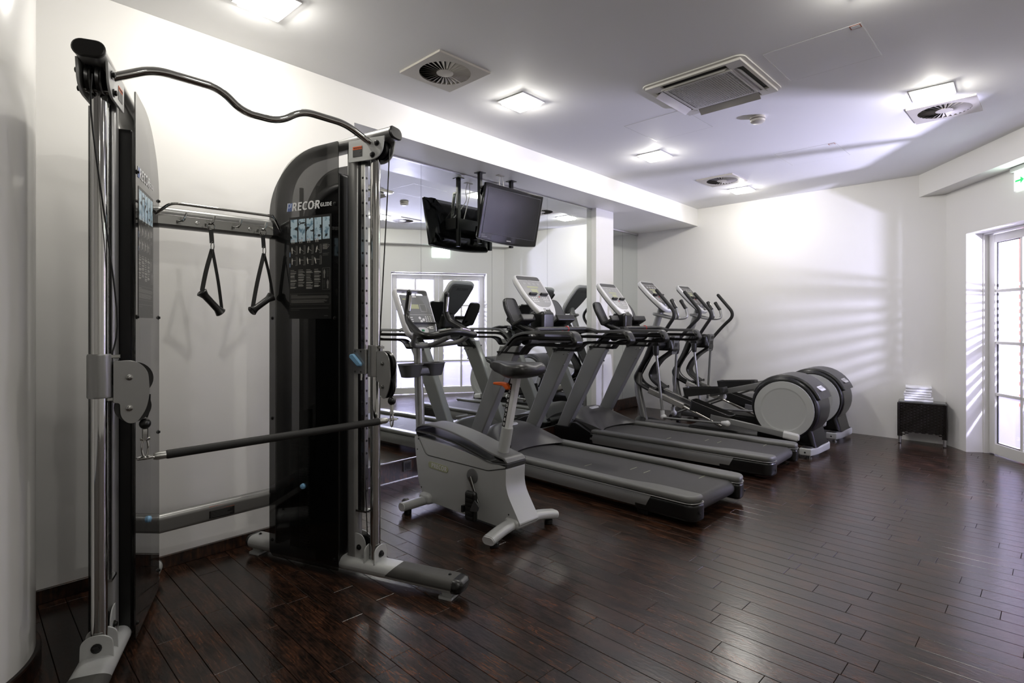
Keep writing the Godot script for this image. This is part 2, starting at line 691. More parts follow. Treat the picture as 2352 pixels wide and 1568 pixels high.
	s.box(V(1.99, SOFFIT - 0.012, MIRROR_Z - 0.008), V(5.325, SOFFIT - 0.004, MIRROR_Z + 0.008))
	s.box(V(5.69, 0.1505, -4.158), V(7.53, 0.155, -4.143))
	s.box(V(5.69, SOFFIT - 0.03, -4.158), V(7.53, SOFFIT - 0.022, -4.14))
	struct("trim_5", s, M["alu"], "thin aluminium edge strips of the mirrors", "trim")
	s = Sh.new()
	upright_wall(s, V(7.520, 0, -4.16), V(7.331, 0, -0.45), -0.014, 0, 0.066)
	struct("baseboard_far", s, M["skirting"], "dark wooden baseboard under the end wall", "baseboard")
	s = Sh.new()
	upright_wall(s, door_pt(0.0, 0), door_pt(0.35, 0), -0.015, 0, 0.066)
	upright_wall(s, door_pt(2.16, 0), door_pt(6.0, 0), -0.015, 0, 0.066)
	struct("baseboard_door", s, M["skirting"], "dark wooden baseboard beside the glazed door", "baseboard")
	# mirrors
	var xs := [2.026, 2.856, 3.689, 4.513, 5.325]
	var lab := ["mirror panel behind the cable machine and bike console", "mirror panel behind the exercise bike, left of the television", "mirror panel behind the hanging television", "mirror panel next to the slim white pier"]
	s = Sh.new()
	s.box(V(1.986, 0.156, MIRROR_Z - 0.007), V(2.024, SOFFIT - 0.012, MIRROR_Z))
	for i in 4:
		var q := Sh.new()
		q.box(V(xs[i] + 0.0012, 0.156, MIRROR_Z - 0.007), V(xs[i + 1] - 0.0012, SOFFIT - 0.012, MIRROR_Z))
		if i == 0:
			q.v.append_array(s.v)
			q.uv.append_array(s.uv)
		var o := put(self, "mirror_panel", q, M["mirror"])
		tag(o, lab[i], "mirror", "wall mirror panels")
	var ax := [5.69, 6.91, 7.53]
	var lab2 := ["narrow mirror panel in the alcove beside the white pier", "narrow mirror panel in the alcove at the end wall"]
	for i in 2:
		var q := Sh.new()
		q.box(V(ax[i] + 0.0015, 0.156, -4.157), V(ax[i + 1] - 0.0015, SOFFIT - 0.03, -4.15))
		var o := put(self, "mirror_panel", q, M["mirror"])
		tag(o, lab2[i], "mirror", "wall mirror panels")
	# dark seams behind the mirror joints
	s = Sh.new()
	for i in [1, 2, 3]:
		s.box(V(xs[i] - 0.0025, 0.156, MIRROR_Z - 0.009), V(xs[i] + 0.0025, SOFFIT - 0.012, MIRROR_Z - 0.0055))
	s.box(V(6.906, 0.156, -4.1585), V(6.914, SOFFIT - 0.03, -4.1555))
	struct("trim_6", s, M["seam"], "dark joints between the mirror panels", "trim")

func planks(fl: Node3D) -> void:
	# strips 97.8 mm wide, turned 2.4 degrees from the z axis
	var rng := RandomNumberGenerator.new()
	rng.seed = 5
	var turn := deg_to_rad(-2.42)
	var dz := Vector3(sin(turn), 0, cos(turn))
	var dx := Vector3(cos(turn), 0, -sin(turn))
	var o0 := V(0.883, 0, -3.2)
	var w := 0.0978
	var all := []
	for i in range(-33, 72):
		var z := -1.45 - rng.randf() * 0.7
		while z < 5.6:
			var ln: float = [0.36, 0.48, 0.6, 0.6, 0.72, 0.9][rng.randi() % 6]
			var c := o0 + dx * (w * (i + 0.5)) + dz * (z + ln / 2)
			var inside := c.x > -2.7 and c.z < 2.9 and c.z > -4.5 and c.x < 7.75 and (c - DOOR_A).dot(DOOR_N) > -0.28
			if inside:
				all.append([i, z, ln, c])
			z += ln
	# those that show in the picture and show largest come first
	var fwd := V(0.7396, 0, -0.673)
	var rt := V(0.673, 0, 0.7396)
	for a in all:
		var c: Vector3 = a[3]
		var f := c.dot(fwd)
		var seen := f > 1.2 and absf(c.dot(rt)) / maxf(f, 0.1) < 0.98
		a.append((w * a[2]) / (f * f * f) if seen else 0.0)
	all.sort_custom(func(p, q): return p[4] > q[4])
	var rest := [Sh.new(), Sh.new(), Sh.new()]
	for n in all.size():
		var a = all[n]
		var k := rng.randi() % 3
		var s: Sh = Sh.new() if n < 300 else rest[k]
		var g := 0.0007
		var x0: float = w * a[0] + g
		var x1: float = w * (a[0] + 1) - g
		var z0: float = a[1] + g
		var z1: float = a[1] + a[2] - g
		var b := 0.0012
		var top := 0.0 - rng.randf() * 0.0004
		var p := func(x: float, y: float, z: float) -> Vector3: return o0 + dx * x + dz * z + Vector3(0, y, 0)
		var u0 := rng.randf()
		var v0 := rng.randf()
		var us := 0.2
		var vs := 0.85
		var A: Vector3 = p.call(x0 + b, top, z0 + b)
		var B: Vector3 = p.call(x1 - b, top, z0 + b)
		var C: Vector3 = p.call(x1 - b, top, z1 - b)
		var D: Vector3 = p.call(x0 + b, top, z1 - b)
		var A2: Vector3 = p.call(x0, top - b, z0)
		var B2: Vector3 = p.call(x1, top - b, z0)
		var C2: Vector3 = p.call(x1, top - b, z1)
		var D2: Vector3 = p.call(x0, top - b, z1)
		var A3: Vector3 = p.call(x0, -0.012, z0)
		var B3: Vector3 = p.call(x1, -0.012, z0)
		var C3: Vector3 = p.call(x1, -0.012, z1)
		var D3: Vector3 = p.call(x0, -0.012, z1)
		var ua := Vector2(u0, v0)
		var ub := Vector2(u0 + us, v0)
		var uc := Vector2(u0 + us, v0 + a[2] * vs)
		var ud := Vector2(u0, v0 + a[2] * vs)
		s.quad(A, B, C, D, ua, ub, uc, ud)
		for e in [[A, B, B2, A2, ua, ub], [B, C, C2, B2, ub, uc], [C, D, D2, C2, uc, ud], [D, A, A2, D2, ud, ua]]:
			s.quad(e[1], e[0], e[3], e[2], e[5], e[4], e[4], e[5])
		for e in [[A2, B2, B3, A3, ua, ub], [B2, C2, C3, B3, ub, uc], [C2, D2, D3, C3, uc, ud], [D2, A2, A3, D3, ud, ua]]:
			s.quad(e[1], e[0], e[3], e[2], e[5], e[4], e[4], e[5])
		if n < 300:
			put(fl, "plank", s, M["plank%d" % k], "", 20.0)
	for k in 3:
		var o := put(fl, "plank_field", rest[k], M["plank%d" % k], "", 20.0)
		o.set_meta("kind", "stuff")

# ---------------------------------------------------------------- on the ceiling
const LAMP_POWER := 0.42

func ceiling_light(at: Vector3, label: String) -> void:
	var t := thing("ceiling_light", label, "light", at, 0.0, "square recessed ceiling lights")
	var s := Sh.new()
	for q in [[-0.118, -0.118, 0.118, -0.1], [-0.118, 0.1, 0.118, 0.118], [-0.118, -0.1, -0.1, 0.1], [0.1, -0.1, 0.118, 0.1]]:
		s.box(V(q[0], -0.007, q[1]), V(q[2], 0.0, q[3]))
	put(t, "frame", s, M["white_plastic"])
	s = Sh.new()
	s.rbox(V(-0.1, -0.03, -0.1), V(0.1, 0.0, 0.1), 0.008, 2)
	put(t, "glowing_panel", s, M["lamp_glow"])
	var l := AreaLight3D.new()
	l.name = "panel_light"
	t.add_child(l)
	l.area_size = Vector2(0.2, 0.2)
	l.position = V(0, -0.034, 0)
	l.rotation_degrees = V(-90, 0, 0)
	l.light_color = Color(1.0, 0.985, 0.95)
	l.light_energy = LAMP_POWER
	l.area_range = 20.0
	l.area_attenuation = 2.0
	l.shadow_enabled = true
	var o := OmniLight3D.new()
	o.name = "diffuser_light"
	t.add_child(o)
	o.position = V(0, -0.02, 0)
	o.light_size = 0.012
	o.light_color = Color(1.0, 0.985, 0.95)
	o.light_energy = LAMP_POWER * 0.85
	o.omni_range = 20.0
	o.omni_attenuation = 2.0
	o.shadow_enabled = true

func swirl_vent(at: Vector3, turn: float) -> Node3D:
	var t := thing("air_vent", "", "air vent", at, turn, "square swirl air vents in the ceiling")
	# plate with a round opening
	var s := Sh.new()
	var h := 0.197
	var n := 48
	var y := -0.012
	for i in n:
		var a0 := TAU * i / n
		var a1 := TAU * (i + 1) / n
		var c0 := V(cos(a0) * 0.158, y, sin(a0) * 0.158)
		var c1 := V(cos(a1) * 0.158, y, sin(a1) * 0.158)
		var k0 := h / maxf(absf(cos(a0)), absf(sin(a0)))
		var k1 := h / maxf(absf(cos(a1)), absf(sin(a1)))
		var e0 := V(cos(a0) * k0, y, sin(a0) * k0)
		var e1 := V(cos(a1) * k1, y, sin(a1) * k1)
		s.quad(c0, e0, e1, c1)
		s.quad(e0, V(e0.x, 0, e0.z), V(e1.x, 0, e1.z), e1)
		s.quad(c0, V(c0.x, -0.001, c0.z), V(c1.x, -0.001, c1.z), c1)
	put(t, "plate", s, M["vent_cream"], "", 20.0)
	s = Sh.new()
	s.cyl(V(0, -0.0025, 0), V(0, -0.0005, 0), 0.1575, 40)
	put(t, "plenum", s, M["black"])
	s = Sh.new()
	s.lathe([Vector2(0.0, -0.014), Vector2(0.05, -0.013), Vector2(0.054, -0.011), Vector2(0.054, -0.003)], V(0, 0, 0), Vector3.UP, 28)
	put(t, "hub", s, M["vent_cream"])
	# blades, all tilted the same way round
	s = Sh.new()
	s.quad(V(0.05, -0.0135, -0.002), V(0.157, -0.0135, -0.003), V(0.157, -0.003, 0.019), V(0.05, -0.004, 0.0062))
	s.quad(V(0.05, -0.0125, -0.002), V(0.05, -0.003, 0.0062), V(0.157, -0.002, 0.019), V(0.157, -0.0125, -0.003))
	var bm := s.mesh(20.0)
	for i in 30:
		var o := put(t, "blade", bm, M["vent_cream"])
		o.rotation.y = TAU * i / 30.0
	return t

func ceiling_things() -> void:
	ceiling_light(V(1.17, CEIL, -2.655), "square ceiling light above the cable machine")
	ceiling_light(V(2.897, CEIL, -2.55), "square ceiling light between the bike's air vent and the bulkhead")
	ceiling_light(V(4.664, CEIL, -2.462), "square ceiling light above the far treadmill")
	ceiling_light(V(6.54, CEIL, -2.35), "square ceiling light beside the smallest air vent, near the end wall")
	ceiling_light(V(4.63, CEIL, -0.41), "square ceiling light beside the air vent near the door bulkhead")
	ceiling_light(V(1.17, CEIL, -0.45), "square ceiling light over the viewer's side of the room")
	ceiling_light(V(2.9, CEIL, -0.43), "square ceiling light over the middle of the free floor")
	ceiling_light(V(0.3, CEIL, 1.35), "square ceiling light at the back of the room")
	var v := swirl_vent(V(2.237, CEIL, -2.592), deg_to_rad(-2.0))
	tag(v, "cream swirl air vent above the exercise bike, beside the bulkhead")
	copy_of(v, V(5.96, CEIL, -2.35), deg_to_rad(-2.5), "cream swirl air vent beside the light near the end wall")
	copy_of(v, V(5.065, CEIL, -0.38), deg_to_rad(-3.0), "cream swirl air vent beside the light near the door bulkhead")
	air_conditioner()
	# smoke detector
	var t := thing("smoke_detector", "round cream smoke detector on the ceiling beyond the air conditioner", "smoke detector", V(4.31, CEIL, -1.43))
	var s := Sh.new()
	s.lathe([Vector2(0.05, 0.0), Vector2(0.054, -0.004), Vector2(0.054, -0.016), Vector2(0.05, -0.018)], Vector3.ZERO, Vector3.UP, 28)
	put(t, "base", s, M["vent_cream"])
	s = Sh.new()
	s.lathe([Vector2(0.046, -0.017), Vector2(0.046, -0.021)], Vector3.ZERO, Vector3.UP, 28)
	for i in 4:
		var a := TAU * i / 4.0 + 0.5
		s.ball(V(cos(a) * 0.044, -0.033, sin(a) * 0.044), 0.005, 8)
	put(t, "sensing_slot", s, M["black"])
	s = Sh.new()
	s.lathe([Vector2(0.05, -0.021), Vector2(0.053, -0.026), Vector2(0.05, -0.038), Vector2(0.036, -0.047), Vector2(0.0, -0.05)], Vector3.ZERO, Vector3.UP, 28)
	put(t, "dome", s, M["vent_cream"])
	# inspection hatches: flush boards in a thin frame
	hatch(V(3.562, CEIL, -0.823), 0.49, 0.49, -2.0, "flush white ceiling hatch beside the air conditioner", true)
	hatch(V(4.05, CEIL, -2.02), 0.49, 0.49, -2.0, "flush white ceiling hatch between air conditioner and bulkhead", false)
	hatch(V(5.62, CEIL, -1.38), 0.49, 0.49, -2.0, "flush white ceiling hatch beyond the smoke detector", true)

func hatch(at: Vector3, w: float, d: float, turn: float, label: String, sticker: bool) -> void:
	var t := thing("ceiling_hatch", label, "hatch", at, deg_to_rad(turn), "flush ceiling hatches")
	var s := Sh.new()
	s.box(V(-w / 2, -0.0012, -d / 2), V(w / 2, 0.0, d / 2), 0.001)
	put(t, "board", s, M["ceiling_paint"])
	s = Sh.new()
	for q in [[-w / 2 - 0.003, -d / 2 - 0.003, w / 2 + 0.003, -d / 2], [-w / 2 - 0.003, d / 2, w / 2 + 0.003, d / 2 + 0.003], [-w / 2 - 0.003, -d / 2, -w / 2, d / 2], [w / 2, -d / 2, w / 2 + 0.003, d / 2]]:
		s.box(V(q[0], -0.0008, q[1]), V(q[2], 0.0, q[3]))
	put(t, "edge_profile", s, M["alu"])
	if sticker:
		s = Sh.new()
		s.box(V(-w / 2 + 0.005, -0.002, d / 2 - 0.055), V(-w / 2 + 0.05, -0.0011, d / 2 - 0.005))
		var o := put(t, "sticker", s, M["terracotta"], "small brown and white sticker")
		s = Sh.new()
		s.box(V(-w / 2 + 0.012, -0.0026, d / 2 - 0.05), V(-w / 2 + 0.045, -0.0018, d / 2 - 0.01))
		put(o, "sticker_face", s, M["print_white"])

func air_conditioner() -> void:
	var t := thing("ceiling_air_conditioner", "square white ceiling cassette air conditioner with open louvres and perforated grille", "air conditioner", V(3.57, CEIL, -1.475), deg_to_rad(-2.0))
	var s := Sh.new()
	# frame round the central grille, with four outlet slots
	var H := 0.335
	var s0 := 0.232
	var s1 := 0.29
	var L := 0.215
	var y0 := -0.022
	var outer := rrect(H * 2, H * 2, 0.05, 6)
	flat_slab(s, outer, -0.008, 0.0, 0.002)
	# raised panel made of strips so that slots stay open
	for q in [[-s0, -s0, s0, s0], [-s1 - 0.02, s1, s1 + 0.02, s1 + 0.02], [-s1 - 0.02, -s1 - 0.02, s1 + 0.02, -s1], [s1, -s1, s1 + 0.02, s1], [-s1 - 0.02, -s1, -s1, s1], [L, s0, s1, s1], [-s1, s0, -L, s1], [L, -s1, s1, -s0], [-s1, -s1, -L, -s0], [s0, L, s1, s0], [-s1, L, -s0, s0], [s0, -s0, s1, -L], [-s1, -s0, -s0, -L]]:
		if q[0] == -s0 and q[2] == s0 and q[1] == -s0:
			for r in [[-s0, -s0, s0, -0.2], [-s0, 0.2, s0, s0], [-s0, -0.2, -0.2, 0.2], [0.2, -0.2, s0, 0.2]]:
				s.box(V(r[0], y0, r[1]), V(r[2], -0.006, r[3]))
		else:
			s.box(V(q[0], y0, q[1]), V(q[2], -0.006, q[3]))
	put(t, "cover", s, M["vent_white"], "", 20.0)
	s = Sh.new()
	for q in [[-L, s0, L, s1], [-L, -s1, L, -s0], [s0, -L, s1, L], [-s1, -L, -s0, L], [-0.2, -0.2, 0.2, 0.2]]:
		s.box(V(q[0], -0.0095, q[1]), V(q[2], -0.0082, q[3]))
	put(t, "outlet_slots", s, M["black"])
	# perforated grille: bars with rows of openings
	s = Sh.new()
	var rows := 26
	for r in range(rows + 1):
		var z := -0.2 + 0.4 * r / rows
		s.box(V(-0.2, y0 - 0.004, z - 0.0045), V(0.2, y0 + 0.001, z + 0.0045))
		if r < rows:
			for c in 18:
				var x := -0.2 + 0.4 * (c + (0.5 if r % 2 == 0 else 0.0)) / 18.0
				s.box(V(x - 0.0035, y0 - 0.004, z), V(minf(x + 0.0035, 0.2), y0 + 0.001, z + 0.4 / rows))
	for q in [[-0.218, -0.218, 0.218, -0.2], [-0.218, 0.2, 0.218, 0.218], [-0.218, -0.2, -0.2, 0.2], [0.2, -0.2, 0.218, 0.2]]:
		s.box(V(q[0], y0 - 0.004, q[1]), V(q[2], y0 + 0.001, q[3]))
	var gr := put(t, "perforated_grille", s, M["vent_white"], "", 20.0)
	gr.set_meta("kind", "stuff")
	# louvres, hanging open
	for i in 4:
		s = Sh.new()
		var g := []
		for a in range(0, 7):
			var u := float(a) / 6
			var row := []
			for b in range(0, 3):
				row.append(V(-L + 0.006 + (2 * L - 0.012) * b / 2.0, y0 + 0.004 - 0.03 * u, s0 + 0.012 + 0.05 * sin(u * 1.1)))
			g.append(row)
		s.sheet(g)
		for row in g:
			for b in 3:
				row[b] += V(0, -0.0025, -0.001)
		s.sheet(g)
		var o := put(t, "louvre", s, M["vent_white"])
		o.rotation.y = TAU * i / 4.0

# ---------------------------------------------------------------- glazed door and what lies behind it
func door_box(s: Sh, s0: float, s1: float, y0: float, y1: float, o0: float, o1: float, bevel := 0.0) -> void:
	var keep := s.xf
	s.xf = Transform3D(Basis(DOOR_D, Vector3.UP, DOOR_N), DOOR_A)
	s.box(V(s0, y0, o0), V(s1, y1, o1), bevel)
	s.xf = keep

func door_and_corridor() -> void:
	var s := Sh.new()
	door_box(s, 0.375, 0.445, 0, 2.165, -0.155, 0.016, 0.003)
	door_box(s, 2.06, 2.13, 0, 2.165, -0.155, 0.016, 0.003)
	door_box(s, 0.445, 2.06, 2.085, 2.165, -0.155, 0.016, 0.003)
	struct("trim_7", s, M["joinery_white"], "white door frame round the glazed double door", "door frame")
	for k in 2:
		var a := 0.4495 if k == 0 else 1.2545
		var b := 1.2505 if k == 0 else 2.0555
		var d := thing("door_%d" % (k + 1), ["white glazed door leaf next to the wicker stool's corner", "white glazed door leaf away from the wicker stool"][k], "door", Vector3.ZERO, 0.0, "leaves of the glazed double door")
		d.set_meta("kind", "structure")
		s = Sh.new()
		var fr := 0.078
		var o0 := -0.075
		var o1 := -0.025
		door_box(s, a, a + fr, 0.008, 2.076, o0, o1, 0.003)
		door_box(s, b - fr, b, 0.008, 2.076, o0, o1, 0.003)
		door_box(s, a + fr, b - fr, 2.0, 2.076, o0, o1, 0.003)
		door_box(s, a + fr, b - fr, 0.008, 0.108, o0, o1, 0.003)
		put(d, "leaf_frame", s, M["joinery_white"])
		var mid := (a + b) / 2
		s = Sh.new()
		door_box(s, mid - 0.016, mid + 0.016, 0.108, 2.0, o0 + 0.008, o1 - 0.006, 0.004)
		put(d, "glazing_bar", s, M["joinery_white"])
		for y in [0.572, 1.056, 1.543]:
			s = Sh.new()
			door_box(s, a + fr, b - fr, y - 0.014, y + 0.014, o0 + 0.008, o1 - 0.006, 0.004)
			put(d, "glazing_bar", s, M["joinery_white"])
		s = Sh.new()
		for q in [[a + fr, a + fr + 0.006, 0.108, 2.0], [b - fr - 0.006, b - fr, 0.108, 2.0], [a + fr, b - fr, 0.108, 0.114], [a + fr, b - fr, 1.994, 2.0]]:
			door_box(s, q[0], q[1], q[2], q[3], -0.055, -0.045)
		put(d, "seal", s, M["black"])
		var rows := [0.108, 0.572, 1.056, 1.543, 2.0]
		for c in 2:
			var p0 := a + fr if c == 0 else mid + 0.016
			var p1 := mid - 0.016 if c == 0 else b - fr
			for r in 4:
				s = Sh.new()
				door_box(s, p0, p1, rows[r] + (0.014 if r > 0 else 0.0), rows[r + 1] - (0.014 if r < 3 else 0.0), -0.0525, -0.0475)
				var pane := put(d, "pane", s, M["glass"])
				# frosted film: bands with clear gaps, closed at the bottom
				s = Sh.new()
				for f in [[0.108, 0.495], [0.525, 0.572], [0.604, 0.684], [0.715, 0.783], [0.813, 0.866], [0.896, 0.949], [0.98, 1.035], [1.094, 1.134], [1.171, 1.199], [1.236, 1.264], [1.301, 1.329], [1.364, 1.39], [1.43, 1.456], [1.498, 1.522], [1.58, 1.606]]:
					var y0: float = maxf(f[0], rows[r] + 0.014)
					var y1: float = minf(f[1], rows[r + 1] - 0.014)
					if y1 - y0 > 0.004:
						door_box(s, p0, p1, y0, y1, -0.0545, -0.0535)
				if s.v.size() > 0:
					put(pane, "frosted_film", s, M["frost"])
	# lever handle on the leaf that meets the other
	s = Sh.new()
	# corridor beyond: floor is the slab, walls, ceiling
	s = Sh.new()
	upright_wall(s, door_pt(-2.4, 0, -2.55), door_pt(4.6, 0, -2.55), 0.12, 0, 3.0)
	upright_wall(s, door_pt(4.6, 0, -2.6), door_pt(4.6, 0, -0.16), 0.12, 0, 3.0)
	struct("wall_corridor", s, M["corridor_paint"], "pale wall of the corridor seen through the glazed door", "wall")
	s = Sh.new()
	upright_wall(s, V(8.3, 0, -2.2), V(8.3, 0, 0.03), -0.2, 0, 3.0)
	upright_wall(s, V(7.6, 0, -0.62), V(8.4, 0, -0.62), 0.1, 0, 3.0)
	struct("wall_corridor_end", s, M["corridor_paint"], "white wall end just outside the glazed door", "wall")
	s = Sh.new()
	s.box(V(8.3, 0, 0.03), V(8.5, 3.0, 0.9))
	struct("trim_8", s, M["terracotta"], "terracotta wall strip outside the glazed door", "wall")
	s = Sh.new()
	flat_slab(s, P2([2.2, 1.2, 7.6, -1.0, 9.6, -1.0, 9.6, 4.4, 2.2, 4.4]), 3.0, 3.1)
	struct("ceiling_corridor", s, M["corridor_paint"], "white corridor ceiling outside the glazed door", "ceiling")
	s = Sh.new()
	flat_slab(s, P2([2.0, 2.9, 7.3, -0.55, 9.6, -0.9, 9.6, 4.3, 2.0, 4.3]), -0.012, -0.002)
	struct("floor_corridor", s, M["corridor_paint"], "pale corridor floor outside the glazed door", "floor")
	# arched windows in the corridor wall
	arched_window(0.35, "arched dark window with white bars in the corridor beyond the door")
	arched_window(-0.95, "arched dark window with a warm wall lamp behind, in the corridor")
	# standing lamp in the corridor that throws the stripes
	var lp := thing("standing_lamp", "small bright globe lamp on a stand in the corridor outside the door", "lamp", V(6.12, 0, 1.10))
	s = Sh.new()
	s.lathe([Vector2(0.13, 0.0), Vector2(0.13, 0.012), Vector2(0.02, 0.025), Vector2(0.011, 0.05), Vector2(0.011, 1.43), Vector2(0.02, 1.44)], Vector3.ZERO, Vector3.UP, 24)
	put(lp, "stand", s, M["white_plastic"])
	s = Sh.new()
	s.ball(V(0, 1.49, 0), 0.045, 20)
	put(lp, "globe", s, M["corridor_glow"])
	var l := OmniLight3D.new()
	l.name = "globe_light"
	lp.add_child(l)
	l.position = V(0, 1.49, 0)
	l.light_size = 0.035
	l.light_color = Color(0.86, 0.85, 1.0)
	l.light_energy = 13.0
	l.omni_range = 20.0
	l.omni_attenuation = 2.0
	l.shadow_enabled = true
	# warm globe behind the arched window
	var wl := thing("wall_lamp", "warm globe lamp glowing behind the arched corridor window", "lamp", door_pt(-0.95, 1.95, -2.5))
	s = Sh.new()
	s.ball(Vector3.ZERO, 0.1, 20)
	put(wl, "globe", s, M["lamp_glow"])
	s = Sh.new()
	s.cyl(V(0, -0.1, 0), V(0, -0.16, 0), 0.03)
	put(wl, "holder", s, M["alu"])
	exit_sign()

func arched_window(at: float, label: String) -> void:
	var t := thing("arched_window", label, "window", door_pt(at, 0.0, -2.545), atan2(DOOR_N.x, DOOR_N.z), "arched corridor windows")
	# local axes: x along the wall, z out of it
	var w := 0.36
	var ys := 1.72
	var poly := PackedVector2Array([Vector2(-w, 0.75), Vector2(w, 0.75)])
	for i in 13:
		var a := PI * i / 12.0
		poly.append(Vector2(cos(a) * w, ys + sin(a) * w * 0.62))
	var s := Sh.new()
	s.prism(poly, 0.0, 0.008)
	put(t, "pane", s, M["gloss_black"])
	s = Sh.new()
	var ring := PackedVector3Array()
	for p in poly:
		ring.append(V(p.x, p.y, 0.015))
	s.sweep(ring, rrect(0.07, 0.05, 0.008, 2), Vector3.BACK, [], false, true)
	put(t, "window_frame", s, M["joinery_white"])
	for q in [[-0.014, 0.75, 0.014, ys + w * 0.6], [-w, 1.3, w, 1.33], [-w, ys, w, ys + 0.03]]:
		s = Sh.new()
		s.box(V(q[0], q[1], 0.0), V(q[2], q[3], 0.03), 0.004)
		put(t, "glazing_bar", s, M["joinery_white"])

func exit_sign() -> void:
	var t := thing("exit_sign", "glowing white and green emergency exit sign hung over the glazed door", "exit sign", door_pt(1.235, 0.0, 0.17), atan2(DOOR_N.x, DOOR_N.z))
	var s := Sh.new()
	s.box(V(-0.17, SOFFIT - 0.04, -0.03), V(0.17, SOFFIT - 0.001, 0.03), 0.004)
	put(t, "housing", s, M["white_plastic"])
	s = Sh.new()
	s.box(V(-0.155, SOFFIT - 0.2, -0.006), V(0.155, SOFFIT - 0.04, 0.006), 0.002)
	put(t, "sign_plate", s, M["sign_glow"])
	# green field corners: running figure, door and arrow
	for side in [1.0, -1.0]:
		var z: float = 0.0075 * side
		s = Sh.new()
		s.xf = Transform3D(Basis(Vector3(side, 0, 0), Vector3.UP, Vector3(0, 0, side)), V(0, SOFFIT - 0.12, z))
		s.prism(P2([0.07, -0.06, 0.13, -0.06, 0.13, 0.06, 0.07, 0.06]), -0.001, 0.0)
		s.prism(P2([-0.14, -0.008, -0.08, -0.008, -0.08, -0.03, -0.04, 0.0, -0.08, 0.03, -0.08, 0.008, -0.14, 0.008]), -0.001, 0.0)
		s.prism(circ(0.013, 10), -0.001, 0.0)
		put(t, "pictogram", s, M["sign_green"])
	var l := AreaLight3D.new()
	l.name = "sign_light"
	t.add_child(l)
	l.area_size = Vector2(0.3, 0.15)
	l.position = V(0, SOFFIT - 0.12, 0.012)
	l.rotation_degrees = V(0, 180, 0)
	l.light_color = Color(0.9, 1.0, 0.95)
	l.light_energy = 0.12
	l.area_range = 10.0
	l.area_attenuation = 2.0
	l.shadow_enabled = true

# ---------------------------------------------------------------- cable machine
const SPLAY := 21.5

func tower_xf(side: float) -> Transform3D:
	var p := deg_to_rad(SPLAY)
	return Transform3D(Basis(V(side * cos(p), 0, -sin(p)), Vector3.UP, V(side * sin(p), 0, cos(p))), V(side * 0.545, 0, 0))

